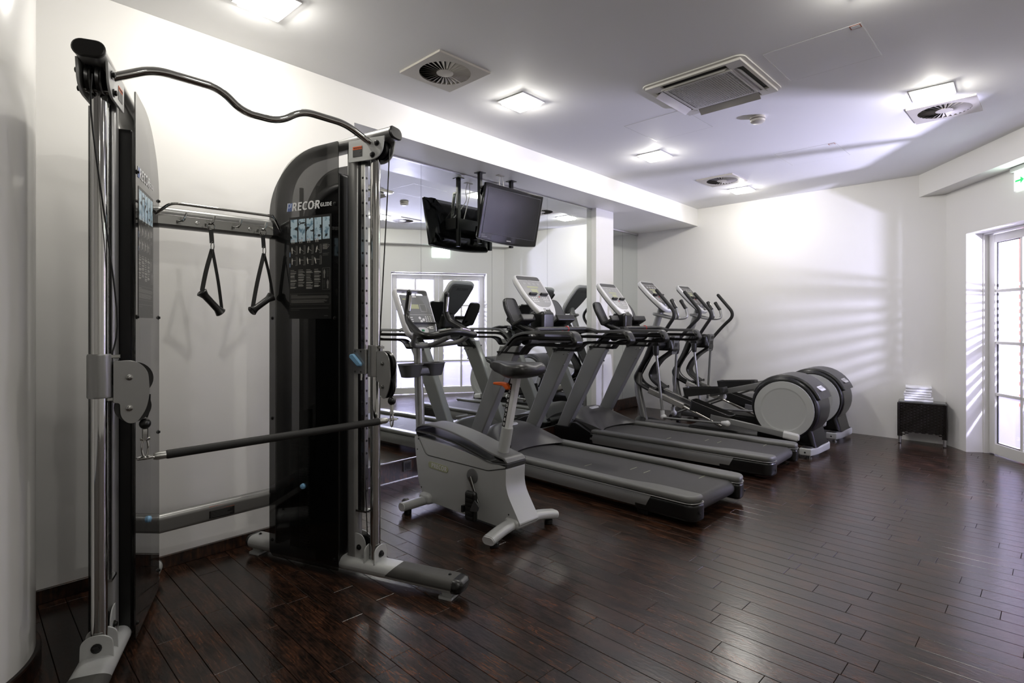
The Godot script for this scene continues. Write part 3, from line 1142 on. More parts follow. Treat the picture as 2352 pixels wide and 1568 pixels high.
func placard_texture() -> ImageTexture:
	var w := 440
	var h := 960
	var im := Image.create(w, h, false, Image.FORMAT_RGB8)
	im.fill(Color(0.055, 0.055, 0.053))
	var rng := RandomNumberGenerator.new()
	rng.seed = 21
	var ns := FastNoiseLite.new()
	ns.seed = 4
	ns.frequency = 0.012
	# five pale pictures of shoulders and arms: soft blue-grey shapes
	for k in 5:
		var x0 := 14 + k * 84
		for y in range(22, 238 - k * 3):
			for x in range(x0, x0 + 72):
				var t := ns.get_noise_2d(x * 1.6 + k * 300, y * 1.0)
				var c := Color(0.74, 0.83, 0.88).lerp(Color(0.42, 0.55, 0.64), smoothstep(0.05, 0.5, t))
				if ns.get_noise_2d(x * 0.9 + k * 700 + 90, y * 0.8 + 33) > 0.33:
					c = Color(0.12, 0.14, 0.16)
				im.set_pixel(x, y, c)
	# little figures at frames
	var ink := Color(0.78, 0.77, 0.74)
	for r in 2:
		for k in 4:
			var x0 := 14 + k * 84
			var y0 := 268 + r * 104
			# frame
			im.fill_rect(Rect2i(x0 + 56, y0 + 4, 2, 80), ink * 0.7)
			im.fill_rect(Rect2i(x0 + 66, y0 + 10, 8, 70), ink * 0.55)
			im.fill_rect(Rect2i(x0 + 56, y0 + 4, 18, 2), ink * 0.7)
			im.fill_rect(Rect2i(x0 + 50, y0 + 82, 24, 3), ink * 0.7)
			# body, leaning differently
			var lean: int = [-2, 3, 8, 14][k] * (1 if r == 0 else -1)
			for q in 60:
				var xx := x0 + 16 + int(lean * (1.0 - q / 60.0))
				var ww := 6 if q < 10 else (13 if q < 34 else 9)
				im.fill_rect(Rect2i(xx - ww / 2, y0 + 16 + q, ww, 1), ink)
			for q in 36:
				im.fill_rect(Rect2i(x0 + 18 + q, y0 + 34 + int(q * (0.7 if r == 0 else 0.1)), 2, 3), ink * 0.9)
	for k in 4:
		var x0 := 26 + k * 84
		for f in 2:
			im.fill_rect(Rect2i(x0 + f * 20, 214, 6, 6), Color(0.75, 0.4, 0.38))
			im.fill_rect(Rect2i(x0 - 2 + f * 20, 221, 10, 14), ink)
			im.fill_rect(Rect2i(x0 - 1 + f * 20, 236, 3, 14), ink)
			im.fill_rect(Rect2i(x0 + 5 + f * 20, 236, 3, 14), ink)
	im.fill_rect(Rect2i(4, 330, 6, 44), Color(0.55, 0.68, 0.85))
	im.fill_rect(Rect2i(4, 436, 6, 36), Color(0.55, 0.68, 0.85))
	# right column: lines of print
	for q in 7:
		im.fill_rect(Rect2i(352, 268 + q * 8, 40 + rng.randi() % 34, 3), ink * (0.9 if q > 0 else 0.5))
	for q in 3:
		im.fill_rect(Rect2i(352, 356 + q * 9, 50 + rng.randi() % 24, 3), ink * 0.5)
	# four columns of instructions
	for k in 4:
		var x0 := 12 + k * 84
		var y := 500
		im.fill_rect(Rect2i(x0, y, 30 + rng.randi() % 30, 4), ink * 0.8)
		y += 14
		while y < 664:
			var n := 1 + rng.randi() % 3
			for q in n:
				im.fill_rect(Rect2i(x0, y, 44 + rng.randi() % 28, 4), ink * (0.75 + 0.25 * rng.randf()))
				y += 7
			y += 8
	# muscle chart in a frame
	for q in [[348, 492, 76, 2], [348, 690, 76, 2], [348, 492, 2, 200], [422, 492, 2, 200]]:
		im.fill_rect(Rect2i(q[0], q[1], q[2], q[3]), ink * 0.6)
	for f in 2:
		var cx := 368 + f * 34
		var y0 := 502 + f * 96
		for q in 84:
			var ww := 6 if q < 12 else (22 - absi(q - 30) / 3 if q < 48 else 14)
			im.fill_rect(Rect2i(cx - ww / 2, y0 + q, ww, 1), ink * (0.5 + 0.25 * (q % 5) / 5.0))
		for q in 8:
			im.fill_rect(Rect2i(cx + (22 if f == 0 else -46), y0 + 8 + q * 9, 22, 2), ink * 0.5)
	# two notes below
	for q in [[10, 724, 416, 2], [10, 826, 416, 2], [10, 724, 2, 104], [424, 724, 2, 104]]:
		im.fill_rect(Rect2i(q[0], q[1], q[2], q[3]), ink * 0.5)
	im.fill_rect(Rect2i(18, 736, 70, 4), ink * 0.6)
	for q in 10:
		if q != 4:
			im.fill_rect(Rect2i(18, 746 + q * 7, 330 + rng.randi() % 68, 3), ink * 0.6)
	im.fill_rect(Rect2i(14, 860, 398, 3), ink * 0.5)
	im.fill_rect(Rect2i(14, 876, 96, 3), ink * 0.45)
	im.fill_rect(Rect2i(366, 930, 40, 4), ink * 0.5)
	return ImageTexture.create_from_image(im)

func warning_label(parent: Node, xf: Transform3D, w: float, h: float, called := "warning_label") -> void:
	# black sticker with an orange head and pale lines of print
	var s := Sh.new()
	s.xf = xf
	s.box(V(-w / 2, -h / 2, 0), V(w / 2, h / 2, 0.0007))
	var o := put(parent, called, s, M["black_plastic"], "black and orange warning sticker")
	s = Sh.new()
	s.xf = xf
	s.box(V(-w / 2, h * 0.2, 0.0006), V(w / 2, h / 2, 0.0011))
	put(o, "heading_band", s, M["orange"])
	s = Sh.new()
	s.xf = xf
	for i in 5:
		var y := h * (0.1 - i * 0.12)
		s.box(V(-w * 0.44, y - h * 0.018, 0.0006), V(w * (0.42 - 0.1 * (i % 3)), y + h * 0.018, 0.0009))
	put(o, "print_lines", s, M["grey_plastic"])
	text(o, "heading", "WARNING", h * 0.16, 0.0006, xf * Transform3D(Basis(), V(w * 0.04, h * 0.345, 0.0012)), M["black"])

func cable_machine() -> void:
	var turn := deg_to_rad(-3.24)
	var t := thing("cable_machine", "tall silver twin tower cable machine with smoked panels and chrome posts", "cable machine", V(1.0035, 0, -2.3425), turn)
	for side in [1.0, -1.0]:
		tower(t, side)
	# beams between the towers, at the back
	var rl := tower_xf(-1.0) * V(0, 0, -0.60)
	var rr := tower_xf(1.0) * V(0, 0, -0.60)
	var s := Sh.new()
	s.sweep(fillet([rl + V(-0.01, 0.30, 0.05), rl + V(0.03, 0.315, -0.02), rr + V(-0.03, 0.33, -0.02), rr + V(0.01, 0.33, 0.05)], 0.05, 4), rrect(0.05, 0.092, 0.024, 4))
	put(t, "lower_beam", s, M["silver"])
	var bx := rr - rl
	warning_label(t, face_at(rl + bx * 0.53 + V(0, 0.323, 0.0055), bx.normalized(), Vector3.UP), 0.115, 0.058)
	s = Sh.new()
	s.sweep(P3([rl + V(0, 1.735, 0.0), rr + V(0, 1.735, 0.0)]), rrect(0.055, 0.1, 0.027, 5))
	put(t, "upper_beam", s, M["silver"])
	var xh := bx.normalized()
	var zh := xh.cross(Vector3.UP)
	s = Sh.new()
	s.xf = face_at(rl + bx * 0.5 + V(0, 1.74, 0) + zh * 0.027, xh, Vector3.UP)
	s.prism(rpoly(P2([-0.29, -0.04, 0.29, -0.04, 0.29, 0.005, -0.29, 0.005]), 0.006, 3), 0.0, 0.004, 0.001)
	put(t, "hook_plate", s, M["steel"])
	s = Sh.new()
	s.xf = face_at(rl + bx * 0.5 + V(0, 1.74, 0) + zh * 0.03, xh, Vector3.UP)
	s.tube(fillet([V(-0.29, -0.02, 0.0), V(-0.29, -0.02, 0.02), V(-0.225, 0.045, 0.085), V(0.225, 0.045, 0.085), V(0.29, -0.02, 0.02), V(0.29, -0.02, 0.0)], 0.03, 5), 0.007, 10)
	put(t, "accessory_rail", s, M["chrome"])
	for i in 4:
		s = Sh.new()
		s.xf = face_at(rl + bx * (0.24 + 0.185 * i) + V(0, 1.725, 0) + zh * 0.03, xh, Vector3.UP)
		s.tube(fillet([V(-0.012, -0.005, 0.0), V(-0.006, -0.012, 0.03), V(0.006, -0.005, 0.045), V(0.014, 0.03, 0.05)], 0.014, 4), 0.005, 8)
		put(t, "hook", s, M["chrome"])
	for i in 2:
		s = Sh.new()
		s.xf = face_at(rl + bx * (0.35 + 0.37 * i) + V(0, 1.72, 0) + zh * 0.031, xh, Vector3.UP)
		s.lathe([Vector2(0.009, 0.0), Vector2(0.009, 0.003), Vector2(0.005, 0.004), Vector2(0.0, 0.003)], Vector3.ZERO, Vector3.BACK, 12)
		put(t, "screw", s, M["steel"])
	# pull-up bar, bent like a wave
	s = Sh.new()
	var pts := []
	for q in [[-0.535, 0.0], [-0.39, 0.078], [-0.165, 0.075], [-0.075, 0.008], [0.075, 0.008], [0.165, 0.075], [0.37, 0.07], [0.545, 0.0]]:
		pts.append(V(q[0], 2.1 + q[1] * 0.95, 0.01 + q[1] * 0.3))
	s.tube(fillet(pts, 0.05, 6), 0.0155, 16)
	put(t, "pull_up_bar", s, M["chrome"])
	handles(t, rl, bx, zh)
	long_bar(t)

func bolt(parent: Node, at: Vector3, axis: Vector3, r: float, m: Material) -> void:
	var s := Sh.new()
	s.lathe([Vector2(r * 1.5, 0.0), Vector2(r * 1.5, r * 0.35), Vector2(r, r * 0.45), Vector2(r * 0.95, r * 1.1), Vector2(r * 0.5, r * 1.3), Vector2(0.0, r * 1.2)], at, axis, 12)
	put(parent, "bolt", s, m)

func tower(t: Node3D, side: float) -> void:
	var X := tower_xf(side)
	var s := Sh.new()
	# foot
	s.xf = X
	s.sweep(P3([V(0, 0.062, -0.80), V(0, 0.062, 0.455)]), rrect(0.118, 0.066, 0.032, 5))
	put(t, "foot", s, M["pale"])
	s = Sh.new()
	s.xf = X
	s.sweep(P3([V(0, 0.062, 0.455), V(0, 0.062, 0.475), V(0, 0.061, 0.492), V(0, 0.059, 0.502)]), rrect(0.121, 0.069, 0.033, 5), Vector3.UP, [1.0, 0.98, 0.86, 0.6])
	put(t, "foot_cap", s, M["black_plastic"])
	s = Sh.new()
	s.xf = X
	s.sweep(P3([V(0, 0.062, -0.80), V(0, 0.062, -0.815), V(0, 0.06, -0.826)]), rrect(0.119, 0.067, 0.032, 5), Vector3.UP, [1.0, 0.96, 0.75])
	put(t, "foot_cap", s, M["black_plastic"])
	s = Sh.new()
	s.xf = X
	var ring := []
	for d in [0.10, 0.115, 0.46]:
		var r := PackedVector3Array()
		var sec := rrect(0.1215, 0.0695, 0.034, 6)
		for p in sec:
			if p.y > -0.012:
				r.append(V(p.x, 0.062 + p.y, d + (0.05 * (p.y + 0.012) / 0.047 if d < 0.2 else 0.0) - (0.0 if d > 0.11 else 0.004)))
		ring.append(r)
	for i in 2:
		for j in range(ring[0].size() - 1):
			s.quad(ring[i][j], ring[i + 1][j], ring[i + 1][j + 1], ring[i][j + 1])
	put(t, "grip_pad", s, M["pad"], "dark grey textured step pad")
	for d in [-0.77, 0.42]:
		s = Sh.new()
		s.xf = X
		s.box(V(-0.045, 0.0, d - 0.035), V(0.045, 0.012, d + 0.035), 0.002)
		s.box(V(-0.03, 0.012, d - 0.025), V(0.03, 0.034, d + 0.025), 0.002)
		put(t, "foot_plate", s, M["pale"])
		bolt(t, X * V(0.0, 0.0955, d), Vector3.UP, 0.006, M["black_plastic"])
	# hoop of flat tube: rear upright, bend, top arm
	s = Sh.new()
	s.xf = X
	s.sweep(fillet([V(0, 0.08, -0.60), V(0, 2.095, -0.60), V(0, 2.155, 0.115)], 0.24, 12), rrect(0.092, 0.056, 0.027, 5), Vector3.BACK)
	put(t, "hoop_frame", s, M["silver"])
	s = Sh.new()
	s.xf = X
	s.sweep(P3([V(0, 2.155, 0.115), V(0, 2.1555, 0.122), V(0, 2.156, 0.126)]), rrect(0.095, 0.059, 0.028, 5), Vector3.UP, [1.0, 1.0, 0.9])
	put(t, "end_cap", s, M["dark_plastic"])
	# front upright
	s = Sh.new()
	s.xf = X
	s.sweep(P3([V(0, 0.085, -0.125), V(0, 2.135, -0.125)]), rrect(0.052, 0.074, 0.025, 5), Vector3.BACK)
	put(t, "upright", s, M["silver"])
	# adjustment rail with holes
	s = Sh.new()
	s.xf = X
	s.box(V(-0.014, 0.33, -0.078), V(0.014, 2.04, -0.052), 0.002)
	var rail := put(t, "adjustment_rail", s, M["steel"])
	s = Sh.new()
	s.xf = X
	s.box(V(-0.0165, 0.33, -0.0905), V(0.0165, 2.04, -0.078))
	put(rail, "number_strip", s, M["black_plastic"])
	s = Sh.new()
	s.xf = X
	for i in 26:
		var y := 0.42 + i * 0.0615
		s.cyl(V(-0.0148, y, -0.065), V(0.0148, y, -0.065), 0.0058, 8)
		s.cyl(V(0, y, -0.053), V(0, y, -0.0512), 0.0058, 8)
	put(rail, "holes", s, M["black"])
	s = Sh.new()
	s.xf = X
	s.box(V(-0.03, 0.322, -0.095), V(0.012, 0.332, -0.03))
	put(t, "rail_stop", s, M["steel"])
	# chrome post with its fork
	s = Sh.new()
	s.xf = X
	s.cyl(V(0, 0.085, 0), V(0, 2.05, 0), 0.0245, 24)
	put(t, "guide_post", s, M["chrome"])
	for d in [-0.03, 0.03]:
		s = Sh.new()
		s.xf = X * Transform3D(Basis(), V(0, 0, d))
		s.prism(rpoly(P2([-0.05, 0.062, 0.05, 0.062, 0.047, 0.15, 0.02, 0.168, -0.02, 0.168, -0.047, 0.15]), [0.0, 0.0, 0.02, 0.02, 0.02, 0.02], 4), -0.003, 0.003, 0.001)
		put(t, "post_fork", s, M["pale"])
		bolt(t, X * V(0, 0.125, d + (0.003 if d > 0 else -0.003)), X.basis.z * (1 if d > 0 else -1), 0.011, M["black_plastic"])
	# low pulley
	for o in [-0.022, 0.022]:
		s = Sh.new()
		s.xf = X * Transform3D(Basis(V(0, 0, 1), Vector3.UP, V(-1, 0, 0)), V(o, 0, 0))
		s.prism(rpoly(P2([-0.105, 0.085, -0.055, 0.085, -0.04, 0.10, -0.04, 0.175, -0.06, 0.21, -0.105, 0.215]), [0.0, 0.0, 0.0, 0.03, 0.03, 0.0], 4), -0.002, 0.002)
		put(t, "pulley_bracket", s, M["pale"])
	bolt(t, X * V(-0.025, 0.148, -0.078), -X.basis.x, 0.009, M["black_plastic"])
	pulley(t, X * V(0, 0.152, -0.055), X.basis.x, 0.052)
	# head: two cheeks, two pulleys, bolts
	for o in [-0.042, 0.042]:
		s = Sh.new()
		s.xf = X * Transform3D(Basis(V(0, 0, 1), Vector3.UP, V(-1, 0, 0)), V(o, 0, 0))
		s.prism(rpoly(P2([-0.125, 2.03, 0.035, 2.03, 0.075, 2.06, 0.088, 2.135, -0.125, 2.135]), [0.008, 0.03, 0.04, 0.0, 0.0], 5), -0.004, 0.004, 0.001)
		put(t, "head_cheek", s, M["pale"])
		for q in [[0.045, 2.105], [0.02, 2.052]]:
			bolt(t, X * V(o * 1.1, q[1], q[0]), X.basis.x * signf(o), 0.0095, M["black_plastic"])
	s = Sh.new()
	s.xf = X
	s.cyl(V(-0.05, 2.052, 0.02), V(0.05, 2.052, 0.02), 0.009, 12)
	put(t, "spacer_rod", s, M["steel"])
	pulley(t, X * V(-0.015, 2.085, 0.035), X.basis.x, 0.048)
	pulley(t, X * V(0.015, 2.085, 0.035), X.basis.x, 0.048)
	s = Sh.new()
	s.xf = X
	s.box(V(-0.038, 2.07, -0.1), V(0.038, 2.13, 0.0))
	put(t, "head_block", s, M["black_plastic"])
	var inner := -X.basis.x
	var rgt: Vector3 = X.basis.z * side
	warning_label(t, face_at(X * V(-0.0465, 2.078, -0.07), rgt, Vector3.UP), 0.056, 0.05)
	# smoked panels
	var shape := rpoly(P2([-0.165, 0.035, -0.165, 2.135, -0.42, 2.12, -0.622, 1.93, -0.622, 0.06, -0.60, 0.035]), [0.0, 0.01, 0.16, 0.14, 0.01, 0.01], 8)
	for o in [-0.072, 0.072]:
		s = Sh.new()
		s.xf = X * Transform3D(Basis(V(0, 0, 1), Vector3.UP, V(-1, 0, 0)), V(o, 0, 0))
		if o > 0:
			s.prism(rpoly(P2([-0.165, 0.035, -0.165, 2.06, -0.40, 2.05, -0.535, 1.85, -0.535, 0.035]), [0.0, 0.01, 0.12, 0.1, 0.01], 8), -0.0025, 0.0025)
		else:
			s.prism(shape, -0.0025, 0.0025)
		var pan := put(t, "smoked_panel", s, M["smoked"], "dark smoked clear shroud panel")
		if o < 0:
			for q in [[-0.60, 1.80], [-0.185, 1.83], [-0.60, 1.27], [-0.185, 1.27], [-0.60, 0.75], [-0.60, 0.12], [-0.185, 0.09]]:
				bolt(t, X * V(o - 0.003, q[1], q[0]), inner, 0.006, M["black_plastic"])
			# instruction placard and lettering on the inner panel
			var c := X * V(o - 0.0032, 0, 0)
			var fx := face_at(X * V(o - 0.0036, 1.525, -0.344), rgt, Vector3.UP)
			s = Sh.new()
			var hw := 0.138
			var hh := 0.258
			var a := fx * V(-hw, -hh, 0)
			var b := fx * V(hw, -hh, 0)
			var cc := fx * V(hw, hh, 0)
			var d := fx * V(-hw, hh, 0)
			s.quad(a, d, cc, b, Vector2(0, 1), Vector2(0, 0), Vector2(1, 0), Vector2(1, 1))
			put(pan, "instruction_placard", s, M["placard"], "black instruction sticker with pictures, figures and fine print")
			var dd := 1.0 * side
			text(pan, "lettering", "PRECOR", 0.043, 0.0006, face_at(X * V(o - 0.0036, 1.835, -0.39 if side > 0 else -0.30), rgt + Vector3.UP * 0.0, Vector3.UP + rgt * 0.12), M["print_white"], true, true)
			text(pan, "lettering", "FTS GLIDE", 0.019, 0.0006, face_at(X * V(o - 0.0036, 1.832, -0.265 if side > 0 else -0.425), rgt, Vector3.UP), M["print_white"])
			s = Sh.new()
			s.xf = face_at(X * V(o - 0.0036, 1.835, -0.477 if side > 0 else -0.213), rgt, Vector3.UP + rgt * 0.2)
			for i in 3:
				s.box(V(-0.015 + i * 0.0105, -0.021, 0), V(-0.0085 + i * 0.0105, 0.021, 0.0006))
			put(pan, "logo_bars", s, M["print_blue"])
	# inside: black guard, guide rods, weight stack
	s = Sh.new()
	s.xf = X * Transform3D(Basis(V(0, 0, 1), Vector3.UP, V(-1, 0, 0)), Vector3.ZERO)
	s.prism(rpoly(P2([-0.172, 0.05, -0.172, 1.99, -0.26, 1.99, -0.325, 1.9, -0.325, 0.05]), [0.0, 0.02, 0.06, 0.06, 0.0], 6), -0.06, 0.06, 0.004)
	put(t, "inner_guard", s, M["black_plastic"])
	for d in [-0.365, -0.475]:
		s = Sh.new()
		s.xf = X
		s.cyl(V(0, 0.09, d), V(0, 1.95, d), 0.011, 12)
		put(t, "guide_rod", s, M["dark_plastic"])
	var kg := [5, 9, 14, 18, 23, 27, 32, 36, 41, 45, 50, 55, 59, 64, 68, 73, 77, 82, 86, 91]
	for i in 20:
		var y := 0.095 + (19 - i) * 0.0262
		s = Sh.new()
		s.xf = X
		s.box(V(-0.05, y, -0.505), V(0.05, y + 0.0254, -0.335), 0.0015)
		var pl := put(t, "weight_plate", s, M["black_plastic"])
		s = Sh.new()
		s.xf = X
		s.box(V(-0.0512, y + 0.0012, -0.44), V(-0.05, y + 0.0243, -0.372))
		put(pl, "weight_sticker", s, M["alu"])
		text(pl, "weight_number", str(kg[i]), 0.0085, 0.0003, face_at(X * V(-0.0515, y + 0.0127, -0.405), rgt, Vector3.UP), M["black"])
		s = Sh.new()
		s.xf = X
		s.cyl(V(-0.0518, y + 0.0127, -0.378), V(-0.05, y + 0.0127, -0.378), 0.005, 8)
		put(pl, "pin_hole", s, M["black"])
	s = Sh.new()
	s.xf = X
	s.box(V(-0.05, 0.62, -0.505), V(0.05, 0.655, -0.335), 0.003)
	s.box(V(-0.012, 0.655, -0.432), V(0.012, 0.80, -0.408), 0.003)
	put(t, "head_plate", s, M["dark_plastic"])
	s = Sh.new()
	s.xf = X
	s.box(V(-0.0512, 0.62, -0.44), V(-0.0495, 0.80, -0.372))
	put(t, "stack_strip", s, M["alu"])
	# curly cord and blue pin
	s = Sh.new()
	s.xf = X
	var co := PackedVector3Array()
	for i in 241:
		var u := i / 240.0
		co.append(V(-0.058 + cos(i * 0.7) * 0.004, 0.80 - 0.36 * u, -0.425 + 0.035 * u * u + sin(i * 0.7) * 0.004))
	s.tube(co, 0.0012, 5)
	put(t, "curly_cord", s, M["black_plastic"])
	s = Sh.new()
	s.lathe([Vector2(0.004, 0.0), Vector2(0.007, 0.006), Vector2(0.013, 0.01), Vector2(0.015, 0.02), Vector2(0.012, 0.032), Vector2(0.0, 0.036)], X * V(-0.052, 0.422, -0.39), inner, 14)
	put(t, "selector_pin", s, M["pale_blue"], "pale blue weight selector pin")
	# carriage on the post
	s = Sh.new()
	s.xf = X
	s.lathe([Vector2(0.026, 0.985), Vector2(0.034, 0.985), Vector2(0.036, 0.99), Vector2(0.036, 1.132), Vector2(0.034, 1.138), Vector2(0.026, 1.138)], Vector3.ZERO, Vector3.UP, 24)
	put(t, "carriage_sleeve", s, M["silver"])
	s = Sh.new()
	s.xf = X
	s.box(V(-0.034, 0.998, -0.112), V(0.034, 1.118, -0.03), 0.004)
	put(t, "carriage_block", s, M["silver"])
	for q in [[-0.095, 1.108], [-0.06, 1.108], [-0.095, 1.008], [-0.06, 1.008]]:
		s = Sh.new()
		s.lathe([Vector2(0.0045, 0.0), Vector2(0.0045, 0.001), Vector2(0.0, 0.0015)], X * V(-0.034, q[1], q[0]), inner, 10)
		put(t, "rivet", s, M["steel"])
	s = Sh.new()
	s.xf = X * Transform3D(Basis(V(0, 0, 1), Vector3.UP, V(-1, 0, 0)), V(-0.036, 0, 0))
	s.prism(rpoly(P2([-0.123, 1.078, -0.118, 1.092, -0.095, 1.096, -0.045, 1.048, -0.048, 1.036, -0.072, 1.034]), 0.006, 3), 0.0, 0.016, 0.005)
	put(t, "release_lever", s, M["pale_blue"], "pale blue release lever")
	s = Sh.new()
	s.xf = X
	s.cyl(V(-0.01, 0.965, -0.075), V(-0.01, 0.998, -0.075), 0.009, 12)
	put(t, "cable_ferrule", s, M["chrome"])
	s = Sh.new()
	s.xf = X
	s.tube(P3([V(-0.01, 0.205, -0.04), V(-0.01, 0.965, -0.075)]), 0.0027, 6)
	put(t, "cable", s, M["black"])
	# swivelling pulley arm
	var dirv := (V(1, 0, 0.05) if side < 0 else V(0.06, 0, 1.0)).normalized()
	var A := Transform3D(Basis(dirv, Vector3.UP, dirv.cross(Vector3.UP)), X.origin)
	for q in [0.978, 1.128]:
		s = Sh.new()
		s.xf = A
		s.box(V(0.02, q - 0.006, -0.012), V(0.06, q + 0.006, 0.012), 0.002)
		put(t, "swivel_lug", s, M["steel"])
	var arm := rpoly(P2([0.038, 0.965, 0.038, 1.11, 0.105, 1.113, 0.142, 1.075, 0.148, 0.99, 0.136, 0.93, 0.108, 0.888, 0.082, 0.886, 0.06, 0.91, 0.057, 0.962]), [0.004, 0.006, 0.03, 0.04, 0.04, 0.035, 0.02, 0.02, 0.02, 0.008], 5)
	for z in [-0.016, 0.016]:
		s = Sh.new()
		s.xf = A * Transform3D(Basis(), V(0, 0, z))
		s.prism(arm, -0.0025, 0.0025, 0.0008)
		put(t, "pulley_plate", s, M["silver"])
		for q in [[0.085, 1.052], [0.085, 0.942]]:
			bolt(t, A * V(q[0], q[1], z + signf(z) * 0.0025), A.basis.z * signf(z), 0.0075, M["steel"])
	pulley(t, A * V(0.098, 1.045, 0), A.basis.z, 0.062)
	pulley(t, A * V(0.098, 0.945, 0), A.basis.z, 0.056)
	s = Sh.new()
	s.xf = Transform3D.IDENTITY
	s.tube(smooth([X * V(0.0, 2.085, 0.084), X * V(0.0, 1.9, 0.075), A * V(0.05, 1.3, 0.0), A * V(0.036, 1.12, 0.0), A * V(0.05, 1.0, 0)], 5), 0.003, 6)
	put(t, "cable", s, M["black"])
	s = Sh.new()
	s.tube(smooth([A * V(0.150, 0.985, 0), A * V(0.148, 0.93, 0), A * V(0.14, 0.90, 0)], 4), 0.003, 6)
	put(t, "cable", s, M["black"])
	# ball stop, swivel and snap hook
	s = Sh.new()
	s.ball(A * V(0.135, 0.878, 0.0), 0.0195, 16)
	put(t, "ball_stop", s, M["black_plastic"])
	s = Sh.new()
	s.xf = A
	s.box(V(0.126, 0.815, -0.006), V(0.144, 0.862, 0.006), 0.003)
	s.cyl(V(0.12, 0.822, 0), V(0.15, 0.822, 0), 0.005, 8)
	put(t, "swivel", s, M["chrome"])
	s = Sh.new()
	s.xf = A
	var hook := PackedVector3Array()
	for i in 16:
		var a := TAU * i / 16.0
		hook.append(V(0.135 + cos(a) * 0.01, 0.79 + sin(a) * 0.034, 0))
	s.tube(hook, 0.0035, 8, [], false, true)
	put(t, "snap_hook", s, M["chrome"])

func pulley(parent: Node, at: Vector3, axis: Vector3, r: float) -> void:
	var s := Sh.new()
	s.lathe([Vector2(0.0, -0.0095), Vector2(r * 0.35, -0.0095), Vector2(r * 0.8, -0.007), Vector2(r, -0.0085), Vector2(r * 0.9, 0.0), Vector2(r, 0.0085), Vector2(r * 0.8, 0.007), Vector2(r * 0.35, 0.0095), Vector2(0.0, 0.0095)], at, axis, 32)
	put(parent, "pulley", s, M["black_plastic"])

# two strap handles on the hooks: things of their own
func handles(t: Node3D, rl: Vector3, bx: Vector3, zh: Vector3) -> void:
	for k in 2:
		var loc := rl + bx * (0.24 + 0.185 * (1 if k == 0 else 3)) + V(0, 1.718, 0) + zh * 0.068
		var at: Vector3 = t.transform * loc
		var h := thing("strap_handle", ["black strap handle on the second hook, its grip leaning away from the smoked panel", "black strap handle on the hook beside the smoked panel, its grip leaning the other way"][k], "handle", at, t.rotation.y, "strap handles hung on the cable machine")
		var s := Sh.new()
		var ring := PackedVector3Array()
		for i in 14:
			var a := TAU * i / 14.0
			ring.append(V(cos(a) * 0.016, -0.012 + sin(a) * 0.016, 0))
		s.tube(ring, 0.0028, 6, [], false, true)
		put(h, "ring", s, M["chrome"])
		s = Sh.new()
		s.sweep(P3([V(0, -0.026, 0), V(0.003, -0.06, 0), V(0.005, -0.092, 0)]), rrect(0.02, 0.003, 0.001, 1), Vector3.BACK)
		put(h, "upper_strap", s, M["rubber"])
		s = Sh.new()
		ring = PackedVector3Array()
		for i in 14:
			var a := TAU * i / 14.0
			ring.append(V(0.007 + cos(a) * 0.007, -0.105 + sin(a) * 0.02, 0))
		s.tube(ring, 0.0025, 6, [], false, true)
		put(h, "snap_link", s, M["chrome"])
		# straps run to both ends of the grip
		var top := V(0.006, -0.12, 0)
		var e0 := V(-0.045, -0.325, 0.012) if k == 0 else V(-0.06, -0.415, 0.012)
		var e1 := V(0.048, -0.425, -0.006) if k == 0 else V(0.048, -0.335, -0.006)
		for q in [e0, e1]:
			s = Sh.new()
			s.sweep(smooth([top, top.lerp(q, 0.5) + V(0.006 if q.x > 0 else -0.002, 0, 0), q + V(0.004, 0.004, 0)], 5), rrect(0.019, 0.0028, 0.001, 1), Vector3.BACK.rotated(Vector3.UP, 0.5 if q.x > 0 else -0.3))
			put(h, "strap", s, M["rubber"])
		var ax := (e1 - e0).normalized()
		var ln := (e1 - e0).length()
		s = Sh.new()
		s.lathe([Vector2(0.013, 0.004), Vector2(0.021, 0.0), Vector2(0.025, 0.004), Vector2(0.021, 0.014), Vector2(0.0165, 0.028), Vector2(0.0158, ln / 2), Vector2(0.0165, ln - 0.028), Vector2(0.021, ln - 0.014), Vector2(0.025, ln - 0.004), Vector2(0.021, ln), Vector2(0.013, ln - 0.004), Vector2(0.012, 0.004)], e0, ax, 24)
		put(h, "grip", s, M["dark_plastic"])

func long_bar(t: Node3D) -> void:
	var a := V(0.59, 0.752, -2.363)
	var b := V(1.567, 0.787, -2.193)
	var o := thing("training_bar", "long straight bar with black foam grip hooked between the cable ends", "bar", a)
	var d := b - a
	var u := d.normalized()
	var s := Sh.new()
	s.tube(P3([u * 0.07, u * 0.075, d - u * 0.075, d - u * 0.07]), 0.0165, 20, [0.9, 1.0, 1.0, 0.9])
	put(o, "foam_grip", s, M["rubber"])
	for e in 2:
		var p := Vector3.ZERO if e == 0 else d
		var w := u if e == 0 else -u
		s = Sh.new()
		s.tube(P3([p + w * 0.03, p + w * 0.04, p + w * 0.072]), 0.0145, 16, [0.8, 1.0, 1.0])
		put(o, "end_sleeve", s, M["alu"])
		s = Sh.new()
		var ring := PackedVector3Array()
		var sd := u.cross(Vector3.UP).normalized()
		for i in 18:
			var an := TAU * i / 18.0
			ring.append(p + w * (0.008 - cos(an) * 0.03) + sd * sin(an) * 0.013)
		s.tube(ring, 0.0045, 8, [], false, true)
		put(o, "eye", s, M["chrome"])

# ---------------------------------------------------------------- exercise bike
const SIDE := Basis(Vector3(0, 0, 1), Vector3(0, 1, 0), Vector3(-1, 0, 0))   # polygon (z, y) pushed along x

func side_prism(poly: PackedVector2Array, x0: float, x1: float, bevel := 0.0, k := 1) -> Sh:
	var s := Sh.new()
	s.xf = Transform3D(SIDE, Vector3.ZERO)
	s.prism(poly, -x1, -x0, bevel, k)
	s.xf = Transform3D.IDENTITY
	return s

